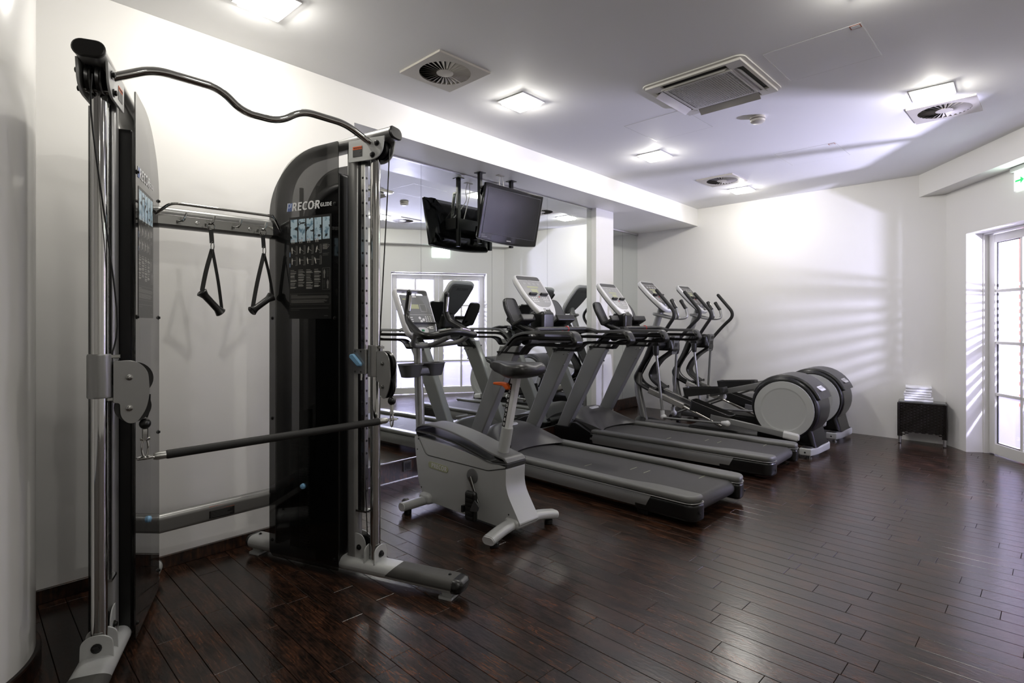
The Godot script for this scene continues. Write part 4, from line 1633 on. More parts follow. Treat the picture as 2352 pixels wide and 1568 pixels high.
func exercise_bike() -> void:
	var t := thing("exercise_bike", "silver and grey upright exercise bike with black saddle and orange seat lever", "exercise bike", V(2.45, 0, -2.6))
	var low := rpoly(P2([-0.462, 0.47, -0.445, 0.326, -0.415, 0.152, -0.345, 0.05, 0.34, 0.04, 0.515, 0.085, 0.394, 0.268, 0.4, 0.4, -0.1, 0.45]), [0.02, 0.05, 0.05, 0.04, 0.02, 0.02, 0.08, 0.02, 0.02], 4)
	put(t, "lower_shroud", side_prism(low, -0.084, 0.084, 0.0), M["pale"])
	var band := rpoly(P2([-0.452, 0.508, -0.43, 0.475, -0.35, 0.366, -0.318, 0.352, 0.252, 0.350, 0.404, 0.39, 0.41, 0.424, 0.264, 0.411, -0.047, 0.482, -0.292, 0.505]), [0.005, 0.02, 0.03, 0.02, 0.02, 0.01, 0.008, 0.03, 0.05, 0.03], 4)
	put(t, "dark_band", side_prism(band, -0.0875, 0.0875, 0.008, 2), M["mid_plastic"])
	var top := rpoly(P2([-0.458, 0.503, -0.44, 0.538, -0.368, 0.563, -0.292, 0.567, -0.117, 0.556, 0.113, 0.515, 0.276, 0.469, 0.385, 0.452, 0.412, 0.425, 0.264, 0.41, -0.047, 0.482, -0.292, 0.5]), [0.01, 0.03, 0.04, 0.05, 0.1, 0.1, 0.08, 0.02, 0.006, 0.03, 0.05, 0.03], 4)
	put(t, "top_cover", side_prism(top, -0.086, 0.086, 0.01, 2), M["grey_plastic"])
	# badge
	var s := Sh.new()
	s.xf = face_at(V(-0.0845, 0.297, -0.21), V(0, 0, 1), Vector3.UP)
	s.xf = Transform3D(Basis(V(0, -0.03, 1).normalized(), V(0, 1, 0.03).normalized(), V(-1, 0, 0)), V(-0.0842, 0.297, -0.21))
	s.prism(rrect(0.2, 0.044, 0.021, 6), 0.0, 0.003, 0.001)
	var bd := put(t, "badge", s, M["lcd"], "pale oval badge")
	text(bd, "lettering", "PRECOR", 0.03, 0.0008, Transform3D(Basis(V(0, -0.03, 1).normalized(), V(0, 1, 0.03).normalized(), V(-1, 0, 0)), V(-0.0878, 0.297, -0.2)), M["white_plastic"], true, true)
	for q in [[-0.42, 0.452], [-0.43, 0.38], [-0.385, 0.13], [0.02, 0.075], [0.42, 0.13]]:
		s = Sh.new()
		s.cyl(V(-0.0855, q[1], q[0]), V(-0.078, q[1], q[0]), 0.005, 8)
		put(t, "screw_hole", s, M["black"])
	# cranks and pedals
	for k in 2:
		var sd := -1.0 if k == 0 else 1.0
		var px := sd * 0.108
		var cy := 0.298
		var cz := 0.117
		s = Sh.new()
		s.lathe([Vector2(0.0, 0.0), Vector2(0.046, 0.0), Vector2(0.044, 0.008), Vector2(0.03, 0.012), Vector2(0.0, 0.013)], V(sd * 0.084, cy, cz), V(sd, 0, 0), 28)
		put(t, "crank_disc", s, M["grey_plastic"])
		var end := V(px, cy - 0.145, cz + 0.07) if k == 0 else V(px, cy + 0.145, cz - 0.02)
		s = Sh.new()
		s.sweep(P3([V(px, cy, cz), V(px, cy, cz).lerp(end, 0.5), end]), rrect(0.028, 0.016, 0.006, 3), V(1, 0, 0), [1.0, 0.75, 0.85])
		put(t, "crank", s, M["steel"])
		s = Sh.new()
		var pc := end + V(sd * 0.04, -0.01, -0.015)
		if k == 1:
			pc = end + V(sd * 0.06, 0.0, 0.0)
			s.rbox(pc - V(0.05, 0.016, 0.075), pc + V(0.05, 0.016, 0.075), 0.012, 2)
		else:
			s.rbox(pc - V(0.02, 0.092, 0.045), pc + V(0.018, 0.088, 0.045), 0.018, 3)
		var pd := put(t, "pedal", s, M["black_plastic"])
		s = Sh.new()
		if k == 0:
			for i in 6:
				s.box(pc + V(-0.0225, -0.07 + i * 0.026, -0.03), pc + V(-0.018, -0.058 + i * 0.026, 0.03), 0.001)
			put(pd, "tread", s, M["rubber"])
			s = Sh.new()
			s.xf = Transform3D(SIDE, V(pc.x - 0.03, 0, 0))
			s.prism(rpoly(P2([pc.z + 0.02, pc.y - 0.02, pc.z + 0.085, pc.y - 0.012, pc.z + 0.1, pc.y + 0.02, pc.z + 0.06, pc.y + 0.055]), 0.012, 3), -0.004, 0.004, 0.001)
			put(pd, "pedal_strap", s, M["mid_plastic"])
			s = Sh.new()
			s.box(pc + V(-0.028, -0.045, -0.062), pc + V(0.0, -0.005, -0.044), 0.002)
			put(pd, "buckle", s, M["black"])
	# feet
	s = Sh.new()
	s.sweep(P3([V(-0.285, 0.056, -0.33), V(0.285, 0.056, -0.33)]), rrect(0.066, 0.056, 0.027, 5))
	put(t, "front_foot", s, M["pale"])
	s = Sh.new()
	s.sweep(smooth([V(-0.29, 0.05, 0.46), V(-0.15, 0.075, 0.448), V(0, 0.083, 0.442), V(0.15, 0.075, 0.448), V(0.29, 0.05, 0.46)], 6), rrect(0.082, 0.052, 0.025, 5))
	put(t, "rear_foot", s, M["pale"])
	for sd in [-1.0, 1.0]:
		s = Sh.new()
		s.sweep(P3([V(sd * 0.285, 0.056, -0.33), V(sd * 0.292, 0.056, -0.33)]), rrect(0.062, 0.052, 0.025, 5))
		put(t, "end_cap", s, M["white_plastic"])
		s = Sh.new()
		s.sweep(P3([V(sd * 0.29, 0.05, 0.46), V(sd * 0.297, 0.0485, 0.461)]), rrect(0.077, 0.047, 0.023, 5))
		put(t, "end_cap", s, M["white_plastic"])
		s = Sh.new()
		s.cyl(V(sd * 0.24, 0.0, 0.457), V(sd * 0.24, 0.03, 0.457), 0.026, 14, 0.004)
		put(t, "levelling_pad", s, M["black_plastic"])
		s = Sh.new()
		s.cyl(V(sd * 0.24, 0.0, -0.33), V(sd * 0.24, 0.032, -0.33), 0.024, 14, 0.004)
		put(t, "levelling_pad", s, M["black_plastic"])
		s = Sh.new()
		s.cyl(V(sd * 0.19, 0.045, -0.395), V(sd * 0.22, 0.045, -0.395), 0.035, 18, 0.005)
		put(t, "transport_wheel", s, M["grey_plastic"])
	# collars where the feet pass into the body
	s = Sh.new()
	s.rbox(V(-0.12, 0.03, -0.385), V(0.12, 0.105, -0.275), 0.03, 3)
	put(t, "foot_collar", s, M["pale"])
	s = Sh.new()
	s.rbox(V(-0.1, 0.055, 0.39), V(0.1, 0.115, 0.50), 0.025, 3)
	put(t, "foot_collar", s, M["pale"])
	# seat post
	s = Sh.new()
	s.lathe([Vector2(0.05, 0.0), Vector2(0.052, 0.012), Vector2(0.04, 0.02)], V(0, 0.425, 0.29), V(0, 1, 0.23), 20)
	put(t, "post_gasket", s, M["black_plastic"])
	s = Sh.new()
	s.tube(P3([V(0, 0.38, 0.28), V(0, 0.613, 0.333), V(0, 0.618, 0.334)]), 0.0355, 20, [1.0, 1.0, 0.93])
	put(t, "seat_tube", s, M["pale"])
	var p0 := V(0, 0.6, 0.33)
	var p1 := V(0, 0.925, 0.404)
	s = Sh.new()
	s.sweep(P3([p0, p1]), rrect(0.044, 0.05, 0.008, 3), V(0, 0, 1))
	var sp := put(t, "seat_post", s, M["white_plastic"])
	var pu := (p1 - p0).normalized()
	var pf := V(-1, 0, 0)
	var pr := pu.cross(pf)
	s = Sh.new()
	s.xf = face_at((p0 + p1) * 0.5 + pu * -0.012 - V(0.0222, 0, 0), pr * -1.0 if pr.z < 0 else pr, pu)
	s.box(V(-0.024, -0.155, 0), V(-0.003, 0.135, 0.0012))
	put(sp, "number_strip", s, M["black_plastic"])
	var rr := pr * -1.0 if pr.z < 0 else pr
	for i in 9:
		text(sp, "number", str(i + 1), 0.018, 0.0005, face_at((p0 + p1) * 0.5 + pu * (0.105 - i * 0.0295) - V(0.0238, 0, 0) - rr * 0.0135, rr, pu), M["print_white"])
	# lever under the saddle
	s = Sh.new()
	s.xf = Transform3D(SIDE, V(-0.035, 0, 0))
	s.prism(rpoly(P2([0.255, 0.885, 0.32, 0.892, 0.365, 0.888, 0.385, 0.855, 0.365, 0.845, 0.335, 0.868, 0.255, 0.872]), 0.008, 3), -0.014, 0.014, 0.005)
	put(t, "seat_lever", s, M["orange"], "orange seat adjustment lever")
	# saddle
	s = Sh.new()
	var rings := []
	for q in [[0.205, 0.018, 0.985, 0.992], [0.215, 0.032, 0.965, 1.006], [0.25, 0.04, 0.945, 1.014], [0.31, 0.055, 0.932, 1.016], [0.36, 0.085, 0.922, 1.014], [0.42, 0.118, 0.918, 1.013], [0.48, 0.13, 0.922, 1.017], [0.525, 0.122, 0.932, 1.016], [0.552, 0.1, 0.945, 1.005], [0.56, 0.07, 0.965, 0.99]]:
		var r := PackedVector3Array()
		for i in 20:
			var a := TAU * i / 20.0
			var cx := signf(cos(a)) * pow(absf(cos(a)), 0.6)
			var cy := signf(sin(a)) * pow(absf(sin(a)), 0.7)
			var dip := -0.012 * exp(-pow(cx * 3.0, 2)) if cy > 0 and q[0] > 0.3 else 0.0
			r.append(V(cx * q[1], (q[2] + q[3]) / 2 + cy * (q[3] - q[2]) / 2 + dip, q[0]))
		rings.append(r)
	s.loft(rings)
	put(t, "saddle", s, M["dark_plastic"], "black saddle", 60.0)
	# front mast, tray, handlebar, console
	s = Sh.new()
	s.tube(P3([V(0, 0.45, -0.50), V(0, 1.1, -0.535)]), 0.031, 20)
	put(t, "mast", s, M["silver"])
	s = Sh.new()
	for sd in [-1.0, 1.0]:
		var cx: float = sd * 0.1
		var pts := []
		for q in [[0.0, 0.868, 0.05], [0.004, 0.862, 0.055], [0.03, 0.94, 0.07], [0.034, 0.945, 0.075]]:
			pts.append(q)
		var rg := []
		for q in [[0.052, 0.87], [0.06, 0.872], [0.082, 0.955], [0.086, 0.957], [0.084, 0.962], [0.078, 0.958], [0.055, 0.885], [0.01, 0.883]]:
			var r := PackedVector3Array()
			for p in rrect(q[0] * 2.2, q[0] * 1.5, q[0] * 0.7, 5):
				r.append(V(cx + p.x, q[1], -0.485 + p.y))
			rg.append(r)
		s.loft(rg)
	s.rbox(V(-0.06, 0.875, -0.53), V(0.06, 0.94, -0.45), 0.02, 2)
	put(t, "bottle_tray", s, M["mid_plastic"], "dark grey bottle tray")
	s = Sh.new()
	s.tube(fillet([V(-0.165, 1.2, -0.33), V(-0.18, 1.09, -0.37), V(0.0, 1.085, -0.42), V(0.2, 1.11, -0.3), V(0.215, 1.17, -0.22)], 0.05, 6), 0.0165, 14)
	s.tube(fillet([V(0.0, 1.085, -0.50), V(0.0, 1.09, -0.38), V(0.0, 1.15, -0.2)], 0.05, 5), 0.0165, 14)
	put(t, "handlebar_bracket", s, M["grey_plastic"])
	s = Sh.new()
	var hp := fillet([V(-0.165, 1.45, -0.415), V(-0.175, 1.27, -0.44), V(-0.245, 1.15, -0.17), V(0, 1.195, -0.13), V(0.245, 1.15, -0.17), V(0.175, 1.27, -0.44), V(0.165, 1.45, -0.415)], 0.09, 8)
	var hs := []
	for i in hp.size():
		hs.append(0.95 + 0.3 * sin(PI * clampf(i / float(hp.size() - 1), 0, 1)))
	s.tube(hp, 0.0185, 16, hs)
	s.ball(V(-0.165, 1.45, -0.415), 0.0182, 14)
	s.ball(V(0.165, 1.45, -0.415), 0.0182, 14)
	put(t, "handlebar", s, M["black_plastic"])
	for sd in [-1.0, 1.0]:
		s = Sh.new()
		s.sweep(P3([V(sd * 0.167, 1.325, -0.414), V(sd * 0.164, 1.43, -0.4)]), rrect(0.02, 0.012, 0.003, 2), V(0, 0, 1))
		put(t, "pulse_contact", s, M["chrome"])
		s = Sh.new()
		s.sweep(P3([V(sd * 0.05, 1.207, -0.13), V(sd * 0.135, 1.194, -0.142)]), rrect(0.02, 0.012, 0.003, 2), V(0, 1, 0))
		put(t, "pulse_contact", s, M["chrome"])
	# console
	var c := Transform3D(Basis(Vector3.RIGHT, deg_to_rad(-25.0)), V(0.0, 1.325, -0.535))
	s = Sh.new()
	s.xf = c
	s.prism(rpoly(P2([-0.12, -0.185, 0.12, -0.185, 0.142, -0.12, 0.148, 0.17, 0.13, 0.185, -0.13, 0.185, -0.148, 0.17, -0.142, -0.12]), [0.05, 0.05, 0.05, 0.04, 0.04, 0.04, 0.04, 0.05], 5), -0.05, 0.0, 0.016, 3)
	var con := put(t, "console", s, M["white_plastic"], "pale console housing with grey face")
	s = Sh.new()
	s.xf = c
	s.prism(rpoly(P2([-0.1, -0.165, 0.1, -0.165, 0.122, -0.1, 0.124, 0.128, -0.124, 0.128, -0.122, -0.1]), [0.04, 0.04, 0.04, 0.01, 0.01, 0.04], 4), -0.001, 0.0015)
	put(con, "face", s, M["console_grey"])
	s = Sh.new()
	s.xf = c
	s.box(V(-0.06, 0.02, 0.0012), V(0.02, 0.055, 0.0024))
	s.box(V(-0.105, 0.09, 0.0012), V(-0.055, 0.098, 0.0024))
	put(con, "display", s, M["lcd"])
	s = Sh.new()
	s.xf = c
	for q in [[-0.12, -0.0275, 0.12, -0.026], [0.03, 0.0, 0.085, 0.001], [0.03, 0.055, 0.085, 0.056], [0.03, 0.0, 0.031, 0.056], [0.084, 0.0, 0.085, 0.056], [-0.015, 0.112, 0.02, 0.12]]:
		s.box(V(q[0], q[1], 0.0012), V(q[2], q[3], 0.0023))
	for i in 3:
		for j in 4:
			s.box(V(0.05 + i * 0.02, -0.045 - j * 0.012, 0.0012), V(0.059 + i * 0.02, -0.039 - j * 0.012, 0.0026))
	for q in [[-0.095, -0.05], [-0.095, -0.066], [-0.095, -0.082], [0.04, -0.13], [0.06, -0.135], [0.06, -0.122]]:
		s.box(V(q[0], q[1], 0.0012), V(q[0] + 0.035, q[1] + 0.005, 0.0023))
	put(con, "keys", s, M["print_white"])
	s = Sh.new()
	s.xf = c
	for q in [[0.0, -0.052], [0.008, -0.078], [0.03, -0.065]]:
		s.lathe([Vector2(0.011, 0.0), Vector2(0.011, 0.002), Vector2(0.0, 0.0025)], V(q[0], q[1], 0.001), Vector3.BACK, 16)
	put(con, "round_keys", s, M["white_plastic"])
	s = Sh.new()
	s.xf = c
	s.rbox(V(-0.1, -0.1, 0.0), V(0.125, -0.09, 0.018), 0.004, 2)
	put(con, "reading_ledge", s, M["black_plastic"])
	s = Sh.new()
	s.xf = c
	s.prism(rpoly(P2([-0.06, -0.17, 0.04, -0.17, 0.05, -0.14, 0.02, -0.125, -0.04, -0.125]), 0.015, 3), 0.001, 0.006, 0.002)
	put(con, "key_plate", s, M["white_plastic"])
	s = Sh.new()
	s.xf = c
	s.prism(rrect(0.025, 0.016, 0.004, 2), 0.0, 0.0075)
	for i in s.v.size():
		s.v[i] += c.basis * V(-0.005, -0.15, 0)
	put(con, "green_key", s, M["sign_green_plain"])
	s = Sh.new()
	s.xf = c
	s.rbox(V(-0.07, -0.12, -0.1), V(0.07, 0.02, -0.04), 0.02, 2)
	put(con, "console_bracket", s, M["grey_plastic"])
	text(con, "lettering", "PRECOR", 0.012, 0.0005, c * Transform3D(Basis(Vector3.UP, PI), V(0, 0.14, -0.0505)), M["mid_plastic"], true, true)

# ---------------------------------------------------------------- treadmills
func console_panel(t: Node3D, c: Transform3D, face: Material) -> void:
	# c: centre of the face, x right, y up along the face, z towards the user
	var out := rpoly(P2([-0.07, -0.238, 0.07, -0.238, 0.125, -0.16, 0.168, 0.0, 0.172, 0.232, -0.172, 0.232, -0.168, 0.0, -0.125, -0.16]), [0.06, 0.06, 0.07, 0.1, 0.075, 0.075, 0.1, 0.07], 6)
	var s := Sh.new()
	s.xf = c
	s.prism(out, -0.045, 0.0, 0.014, 3)
	var con := put(t, "console", s, M["white_plastic"], "pale rounded console housing")
	s = Sh.new()
	s.xf = c
	s.prism(Sh.inset(out, 0.022), -0.062, -0.04, 0.012, 2)
	put(con, "back_shell", s, M["grey_plastic"])
	text(con, "lettering", "PRECOR", 0.03, 0.0006, c * Transform3D(Basis(Vector3.UP, PI), V(0, 0.16, -0.0625)), M["mid_plastic"], true, true)
	s = Sh.new()
	s.xf = c
	s.prism(rpoly(P2([-0.142, 0.168, 0.142, 0.168, 0.142, 0.212, -0.142, 0.212]), [0.004, 0.004, 0.05, 0.05], 5), -0.001, 0.0015)
	put(con, "top_band", s, M["mid_plastic"])
	s = Sh.new()
	s.xf = c
	s.prism(rpoly(P2([-0.06, -0.135, 0.06, -0.135, 0.105, -0.1, 0.14, 0.0, 0.143, 0.162, -0.143, 0.162, -0.14, 0.0, -0.105, -0.1]), [0.05, 0.05, 0.06, 0.08, 0.004, 0.004, 0.08, 0.06], 5), -0.001, 0.0016)
	put(con, "face", s, face)
	s = Sh.new()
	s.xf = c
	s.box(V(-0.022, 0.156, 0.001), V(0.022, 0.168, 0.003))
	for i in 4:
		s.box(V(-0.105 + i * 0.058, 0.112, 0.001), V(-0.07 + i * 0.058, 0.138, 0.0022))
	put(con, "icons", s, M["console_light"])
	s = Sh.new()
	s.xf = c
	s.box(V(-0.08, 0.078, 0.001), V(0.06, 0.096, 0.0024))
	s.box(V(-0.05, 0.022, 0.001), V(0.03, 0.066, 0.0024))
	put(con, "display", s, M["lcd"])
	for sd in [-1.0, 1.0]:
		s = Sh.new()
		s.xf = c
		s.rbox(V(sd * 0.07 - 0.047, -0.012, 0.0), V(sd * 0.07 + 0.043, 0.008, 0.028), 0.007, 2)
		put(con, "paddle", s, M["black_plastic"])
	s = Sh.new()
	s.xf = c
	for sd in [-1.0, 1.0]:
		for i in 3:
			for j in 3:
				s.box(V(sd * 0.066 - 0.032 + i * 0.024, -0.038 - j * 0.022, 0.001), V(sd * 0.066 - 0.02 + i * 0.024, -0.03 - j * 0.022, 0.003))
	put(con, "keys", s, M["print_white"])
	s = Sh.new()
	s.xf = c
	s.box(V(-0.008, -0.03, 0.001), V(0.008, -0.02, 0.0035))
	put(con, "stop_key", s, M["red"])
	s = Sh.new()
	s.xf = c
	s.rbox(V(-0.036, -0.215, -0.01), V(0.042, -0.15, 0.004), 0.006, 2)
	put(con, "socket_panel", s, M["dark_plastic"])
	s = Sh.new()
	s.xf = c
	s.box(V(-0.022, -0.168, 0.004), V(0.03, -0.158, 0.0052))
	s.box(V(-0.036, -0.2, 0.002), V(-0.03, -0.155, 0.0048))
	put(con, "socket_label", s, M["print_white"])

func treadmills() -> void:
	var t := thing("treadmill", "silver and black treadmill standing next to the exercise bike", "treadmill", V(3.585, 0, -1.40), deg_to_rad(-2.4), "treadmills facing the mirror")
	build_treadmill(t)
	copy_of(t, V(4.955, 0, -1.40), 0.0, "silver and black treadmill between the other treadmill and the ellipticals")

func plan_prism(poly: PackedVector2Array, y0: float, y1: float, bevel: float, k := 3) -> Sh:
	var s := Sh.new()
	s.xf = Transform3D(Basis(Vector3.RIGHT, Vector3.BACK, Vector3.DOWN), Vector3.ZERO)
	s.prism(poly, -y1, -y0, bevel, k)
	s.xf = Transform3D.IDENTITY
	return s

func mirror_x(p: PackedVector2Array, sd: float) -> PackedVector2Array:
	var o := PackedVector2Array()
	for q in p:
		o.append(Vector2(q.x * sd, q.y))
	return o

func build_treadmill(t: Node3D) -> void:
	var s := Sh.new()
	for sd in [-1.0, 1.0]:
		var plan := rpoly(P2([0.39, -1.7, 0.39, -0.02, 0.255, -0.0, 0.252, -0.34, 0.3, -0.5, 0.3, -1.7]), [0.0, 0.13, 0.05, 0.1, 0.1, 0.0], 7)
		put(t, "side_rail", plan_prism(mirror_x(plan, sd), 0.147, 0.188, 0.018, 4), M["rail_top"], "grey foot rail")
		var wide := Sh.inset(plan if not Geometry2D.is_polygon_clockwise(plan) else reversed(plan), -0.005)
		put(t, "rail_lip", plan_prism(mirror_x(wide, sd), 0.142, 0.147, 0.001, 1), M["silver"])
		put(t, "rail_end_cover", plan_prism(mirror_x(rpoly(P2([0.392, -0.42, 0.392, -0.015, 0.25, 0.003, 0.25, -0.42]), [0.0, 0.13, 0.05, 0.0], 7), sd), 0.03, 0.142, 0.022, 3), M["black_plastic"])
		s = Sh.new()
		s.cyl(V(sd * 0.33, 0.085, -0.0), V(sd * 0.33, 0.085, 0.0045), 0.009, 10)
		put(t, "screw_hole", s, M["black"])
		s = Sh.new()
		s.box(V(minf(sd * 0.3, sd * 0.384), 0.06, -1.75), V(maxf(sd * 0.3, sd * 0.384), 0.143, -0.3))
		put(t, "rail_core", s, M["black_plastic"])
		# silver side extrusion, ends cut slanting
		s = Sh.new()
		var g := []
		for i in 9:
			var u := i / 8.0
			var y := 0.141 - 0.086 * u
			var x := 0.3855 + 0.009 * sin(PI * (0.12 + 0.8 * u))
			g.append([V(sd * x, y, -1.70 - 0.02 * u), V(sd * x, y, -0.305 - 0.045 * u)])
		s.sheet(g)
		put(t, "side_extrusion", s, M["silver"])
		# leg and boot
		s = Sh.new()
		s.rbox(V(sd * 0.34 - 0.03, 0.0, -0.42), V(sd * 0.34 + 0.03, 0.062, -0.34), 0.008, 2)
		put(t, "support_leg", s, M["black_plastic"])
		var x0 := minf(sd * 0.298, sd * 0.394)
		var x1 := maxf(sd * 0.298, sd * 0.394)
		put(t, "upright_boot", side_prism(rpoly(P2([-2.15, 0.0, -2.15, 0.19, -1.965, 0.185, -1.935, 0.238, -1.88, 0.235, -1.68, 0.15, -1.68, 0.055, -1.9, 0.04, -1.95, 0.0]), [0.02, 0.02, 0.01, 0.02, 0.03, 0.01, 0.0, 0.03, 0.02], 4), x0, x1, 0.008, 2), M["black_plastic"])
		x0 = minf(sd * 0.315, sd * 0.392)
		x1 = maxf(sd * 0.315, sd * 0.392)
		put(t, "upright", side_prism(P2([-2.128, 0.18, -1.985, 0.18, -1.49, 1.06, -1.695, 1.06]), x0, x1, 0.012, 3), M["silver"])
		for q in [[-1.60, 0.965], [-1.55, 0.97], [-1.60, 0.87], [-1.975, 0.255]]:
			s = Sh.new()
			var face: float = sd * (0.3145 if q[1] > 0.5 else 0.36)
			if q[1] > 0.5:
				s.lathe([Vector2(0.008, 0.0), Vector2(0.008, 0.003), Vector2(0.0, 0.005)], V(face, q[1], q[0]), V(-sd, 0, 0), 10)
			else:
				s.lathe([Vector2(0.008, 0.0), Vector2(0.008, 0.003), Vector2(0.0, 0.005)], V(face, q[1], -1.985 + (q[1] - 0.18) * 0.5625), V(0, -0.3, 1), 10)
			put(t, "bolt", s, M["steel"])
		# arm rest
		x0 = minf(sd * 0.3, sd * 0.398)
		x1 = maxf(sd * 0.3, sd * 0.398)
		var arm := rpoly(P2([-0.92, 1.07, -0.90, 1.10, -0.94, 1.182, -1.42, 1.182, -1.54, 1.155, -1.72, 0.99, -1.455, 0.99, -1.40, 1.05, -1.33, 1.066, -0.98, 1.062]), [0.03, 0.02, 0.05, 0.1, 0.1, 0.01, 0.01, 0.06, 0.05, 0.03], 5)
		put(t, "arm_rest", side_prism(arm, x0, x1, 0.022, 3), M["black_plastic"])
		x0 = minf(sd * 0.298, sd * 0.4)
		x1 = maxf(sd * 0.298, sd * 0.4)
		var upper := rpoly(P2([-0.908, 1.112, -0.94, 1.184, -1.42, 1.184, -1.54, 1.157, -1.725, 0.988, -1.62, 0.988, -1.5, 1.1, -1.42, 1.112]), [0.01, 0.05, 0.1, 0.1, 0.005, 0.005, 0.06, 0.05], 5)
		put(t, "arm_pad", side_prism(upper, x0, x1, 0.026, 3), M["dark_plastic"])
		# holder wings beside the console
		var w := Transform3D(Basis(Vector3.UP, sd * -0.18) * Basis(Vector3.RIGHT, deg_to_rad(-27.0)), V(sd * 0.265 + 0.02, 1.335, -1.665))
		s = Sh.new()
		s.xf = w
		s.prism(rpoly(P2([-0.095, -0.12, 0.095, -0.12, 0.1, 0.05, 0.06 if sd > 0 else 0.1, 0.135, -0.1 if sd > 0 else -0.06, 0.135, -0.1, 0.05]), [0.02, 0.02, 0.04, 0.04, 0.04, 0.04], 5), -0.03, 0.0, 0.008, 2)
		var wing := put(t, "holder_wing", s, M["black_plastic"])
		s = Sh.new()
		s.xf = w
		s.prism(rpoly(P2([-0.078, -0.09, 0.078, -0.09, 0.083, 0.04, 0.05 if sd > 0 else 0.083, 0.118, -0.083 if sd > 0 else -0.05, 0.118, -0.083, 0.04]), [0.01, 0.01, 0.03, 0.03, 0.03, 0.03], 5), -0.001, 0.002)
		put(wing, "holder_lining", s, M["mid_plastic"])
		s = Sh.new()
		s.xf = w
		s.rbox(V(-0.098, -0.13, -0.02), V(0.098, -0.1, 0.105), 0.012, 2)
		s.rbox(V(-0.098, -0.12, 0.085), V(0.098, -0.072, 0.105), 0.008, 2)
		put(wing, "holder_ledge", s, M["dark_plastic"])
		s = Sh.new()
		s.xf = Transform3D.IDENTITY
		s.sweep(smooth([w * V(0, -0.1, -0.02), V(sd * 0.2, 1.2, -1.58), V(sd * 0.12, 1.165, -1.52)], 4), rrect(0.16, 0.05, 0.02, 3))
		put(t, "wing_neck", s, M["black_plastic"])
		s = Sh.new()
		s.lathe([Vector2(0.047, 0.0), Vector2(0.052, 0.01), Vector2(0.052, 0.03), Vector2(0.047, 0.04)], V(sd * 0.262, 1.115, -1.5), V(sd, 0, 0), 24)
		put(t, "crossbar_collar", s, M["black_plastic"])
	# belt over its rear roller
	s = Sh.new()
	var prof := [[0.155, -1.85], [0.155, -0.6], [0.155, -0.085]]
	for i in range(1, 9):
		var a := PI * i / 8.0
		prof.append([0.105 + 0.05 * cos(a), -0.085 + 0.05 * sin(a)])
	prof.append([0.055, -0.8])
	var g2 := []
	for q in prof:
		g2.append([V(-0.253, q[0], q[1]), V(0.253, q[0], q[1])])
	s.sheet(g2)
	put(t, "running_belt", s, M["belt"], "dark grey running belt", 50.0)
	s = Sh.new()
	s.cyl(V(-0.254, 0.105, -0.085), V(0.254, 0.105, -0.085), 0.046, 20)
	put(t, "rear_roller", s, M["black_plastic"])
	s = Sh.new()
	for q in [[-0.6, 0.05], [-0.72, 0.06], [-1.02, -0.1], [-0.25, 0.2]]:
		s.box(V(q[1] - 0.045, 0.1551, q[0]), V(q[1] + 0.045, 0.1556, q[0] + 0.004))
	put(t, "belt_marks", s, M["lcd"], "worn pale print on the belt")
	s = Sh.new()
	s.box(V(-0.25, 0.05, -2.1), V(0.25, 0.148, -0.2))
	put(t, "deck", s, M["black_plastic"])
	# motor hood
	s = Sh.new()
	var rows := []
	for i in 15:
		var v := i / 14.0
		var row := []
		for j in 25:
			var u := j / 12.0 - 1.0
			var zr := -1.72 + 0.15 * pow(absf(u), 2.2)
			var z := lerpf(zr, -2.12, v)
			var f := sin(PI * clampf(v * 0.72, 0, 1)) if v < 0.7 else sin(PI * 0.504) * (1.0 - 0.5 * pow((v - 0.7) / 0.3, 2))
			var y := 0.166 + 0.012 * u * u + 0.185 * f * (1.0 - 0.62 * pow(absf(u), 3.0))
			row.append(V(u * 0.335, y, z))
		rows.append(row)
	s.sheet(rows)
	for e in [[0, 1], [24, -1]]:
		for i in 14:
			var a: Vector3 = rows[i][e[0]]
			var b: Vector3 = rows[i + 1][e[0]]
			s.quad(a, b, V(b.x, 0.06, b.z), V(a.x, 0.06, a.z))
	for j in 24:
		var a: Vector3 = rows[14][j]
		var b: Vector3 = rows[14][j + 1]
		s.quad(a, V(a.x, 0.03, a.z), V(b.x, 0.03, b.z), b)
	put(t, "motor_hood", s, M["hood"], "rounded grey motor hood", 45.0)
	s = Sh.new()
	s.xf = Transform3D(Basis(Vector3.RIGHT, deg_to_rad(-78.0)), V(-0.06, 0.3535, -1.885))
	s.prism(rrect(0.14, 0.04, 0.016, 5), -0.006, 0.003, 0.001)
	var bd := put(t, "badge", s, M["white_plastic"], "white oval badge")
	text(bd, "lettering", "PRECOR", 0.022, 0.0005, Transform3D(Basis(Vector3.RIGHT, deg_to_rad(-78.0)), V(-0.06, 0.3572, -1.885)), M["console_light"], true, true)
	# front cover seen in the mirror
	put(t, "front_cover", side_prism(rpoly(P2([-2.15, 0.02, -2.15, 0.2, -2.1, 0.24, -2.05, 0.2, -2.05, 0.02]), 0.02, 3), -0.3, 0.3, 0.01, 2), M["dark_plastic"])
	# crossbars
	s = Sh.new()
	s.cyl(V(-0.3, 1.115, -1.5), V(0.3, 1.115, -1.5), 0.041, 24)
	put(t, "crossbar", s, M["silver"])
	s = Sh.new()
	s.tube(fillet([V(-0.345, 1.165, -1.30), V(-0.31, 1.193, -1.375), V(0.31, 1.193, -1.345), V(0.345, 1.165, -1.25)], 0.06, 6), 0.0185, 14)
	put(t, "front_handlebar", s, M["dark_plastic"])
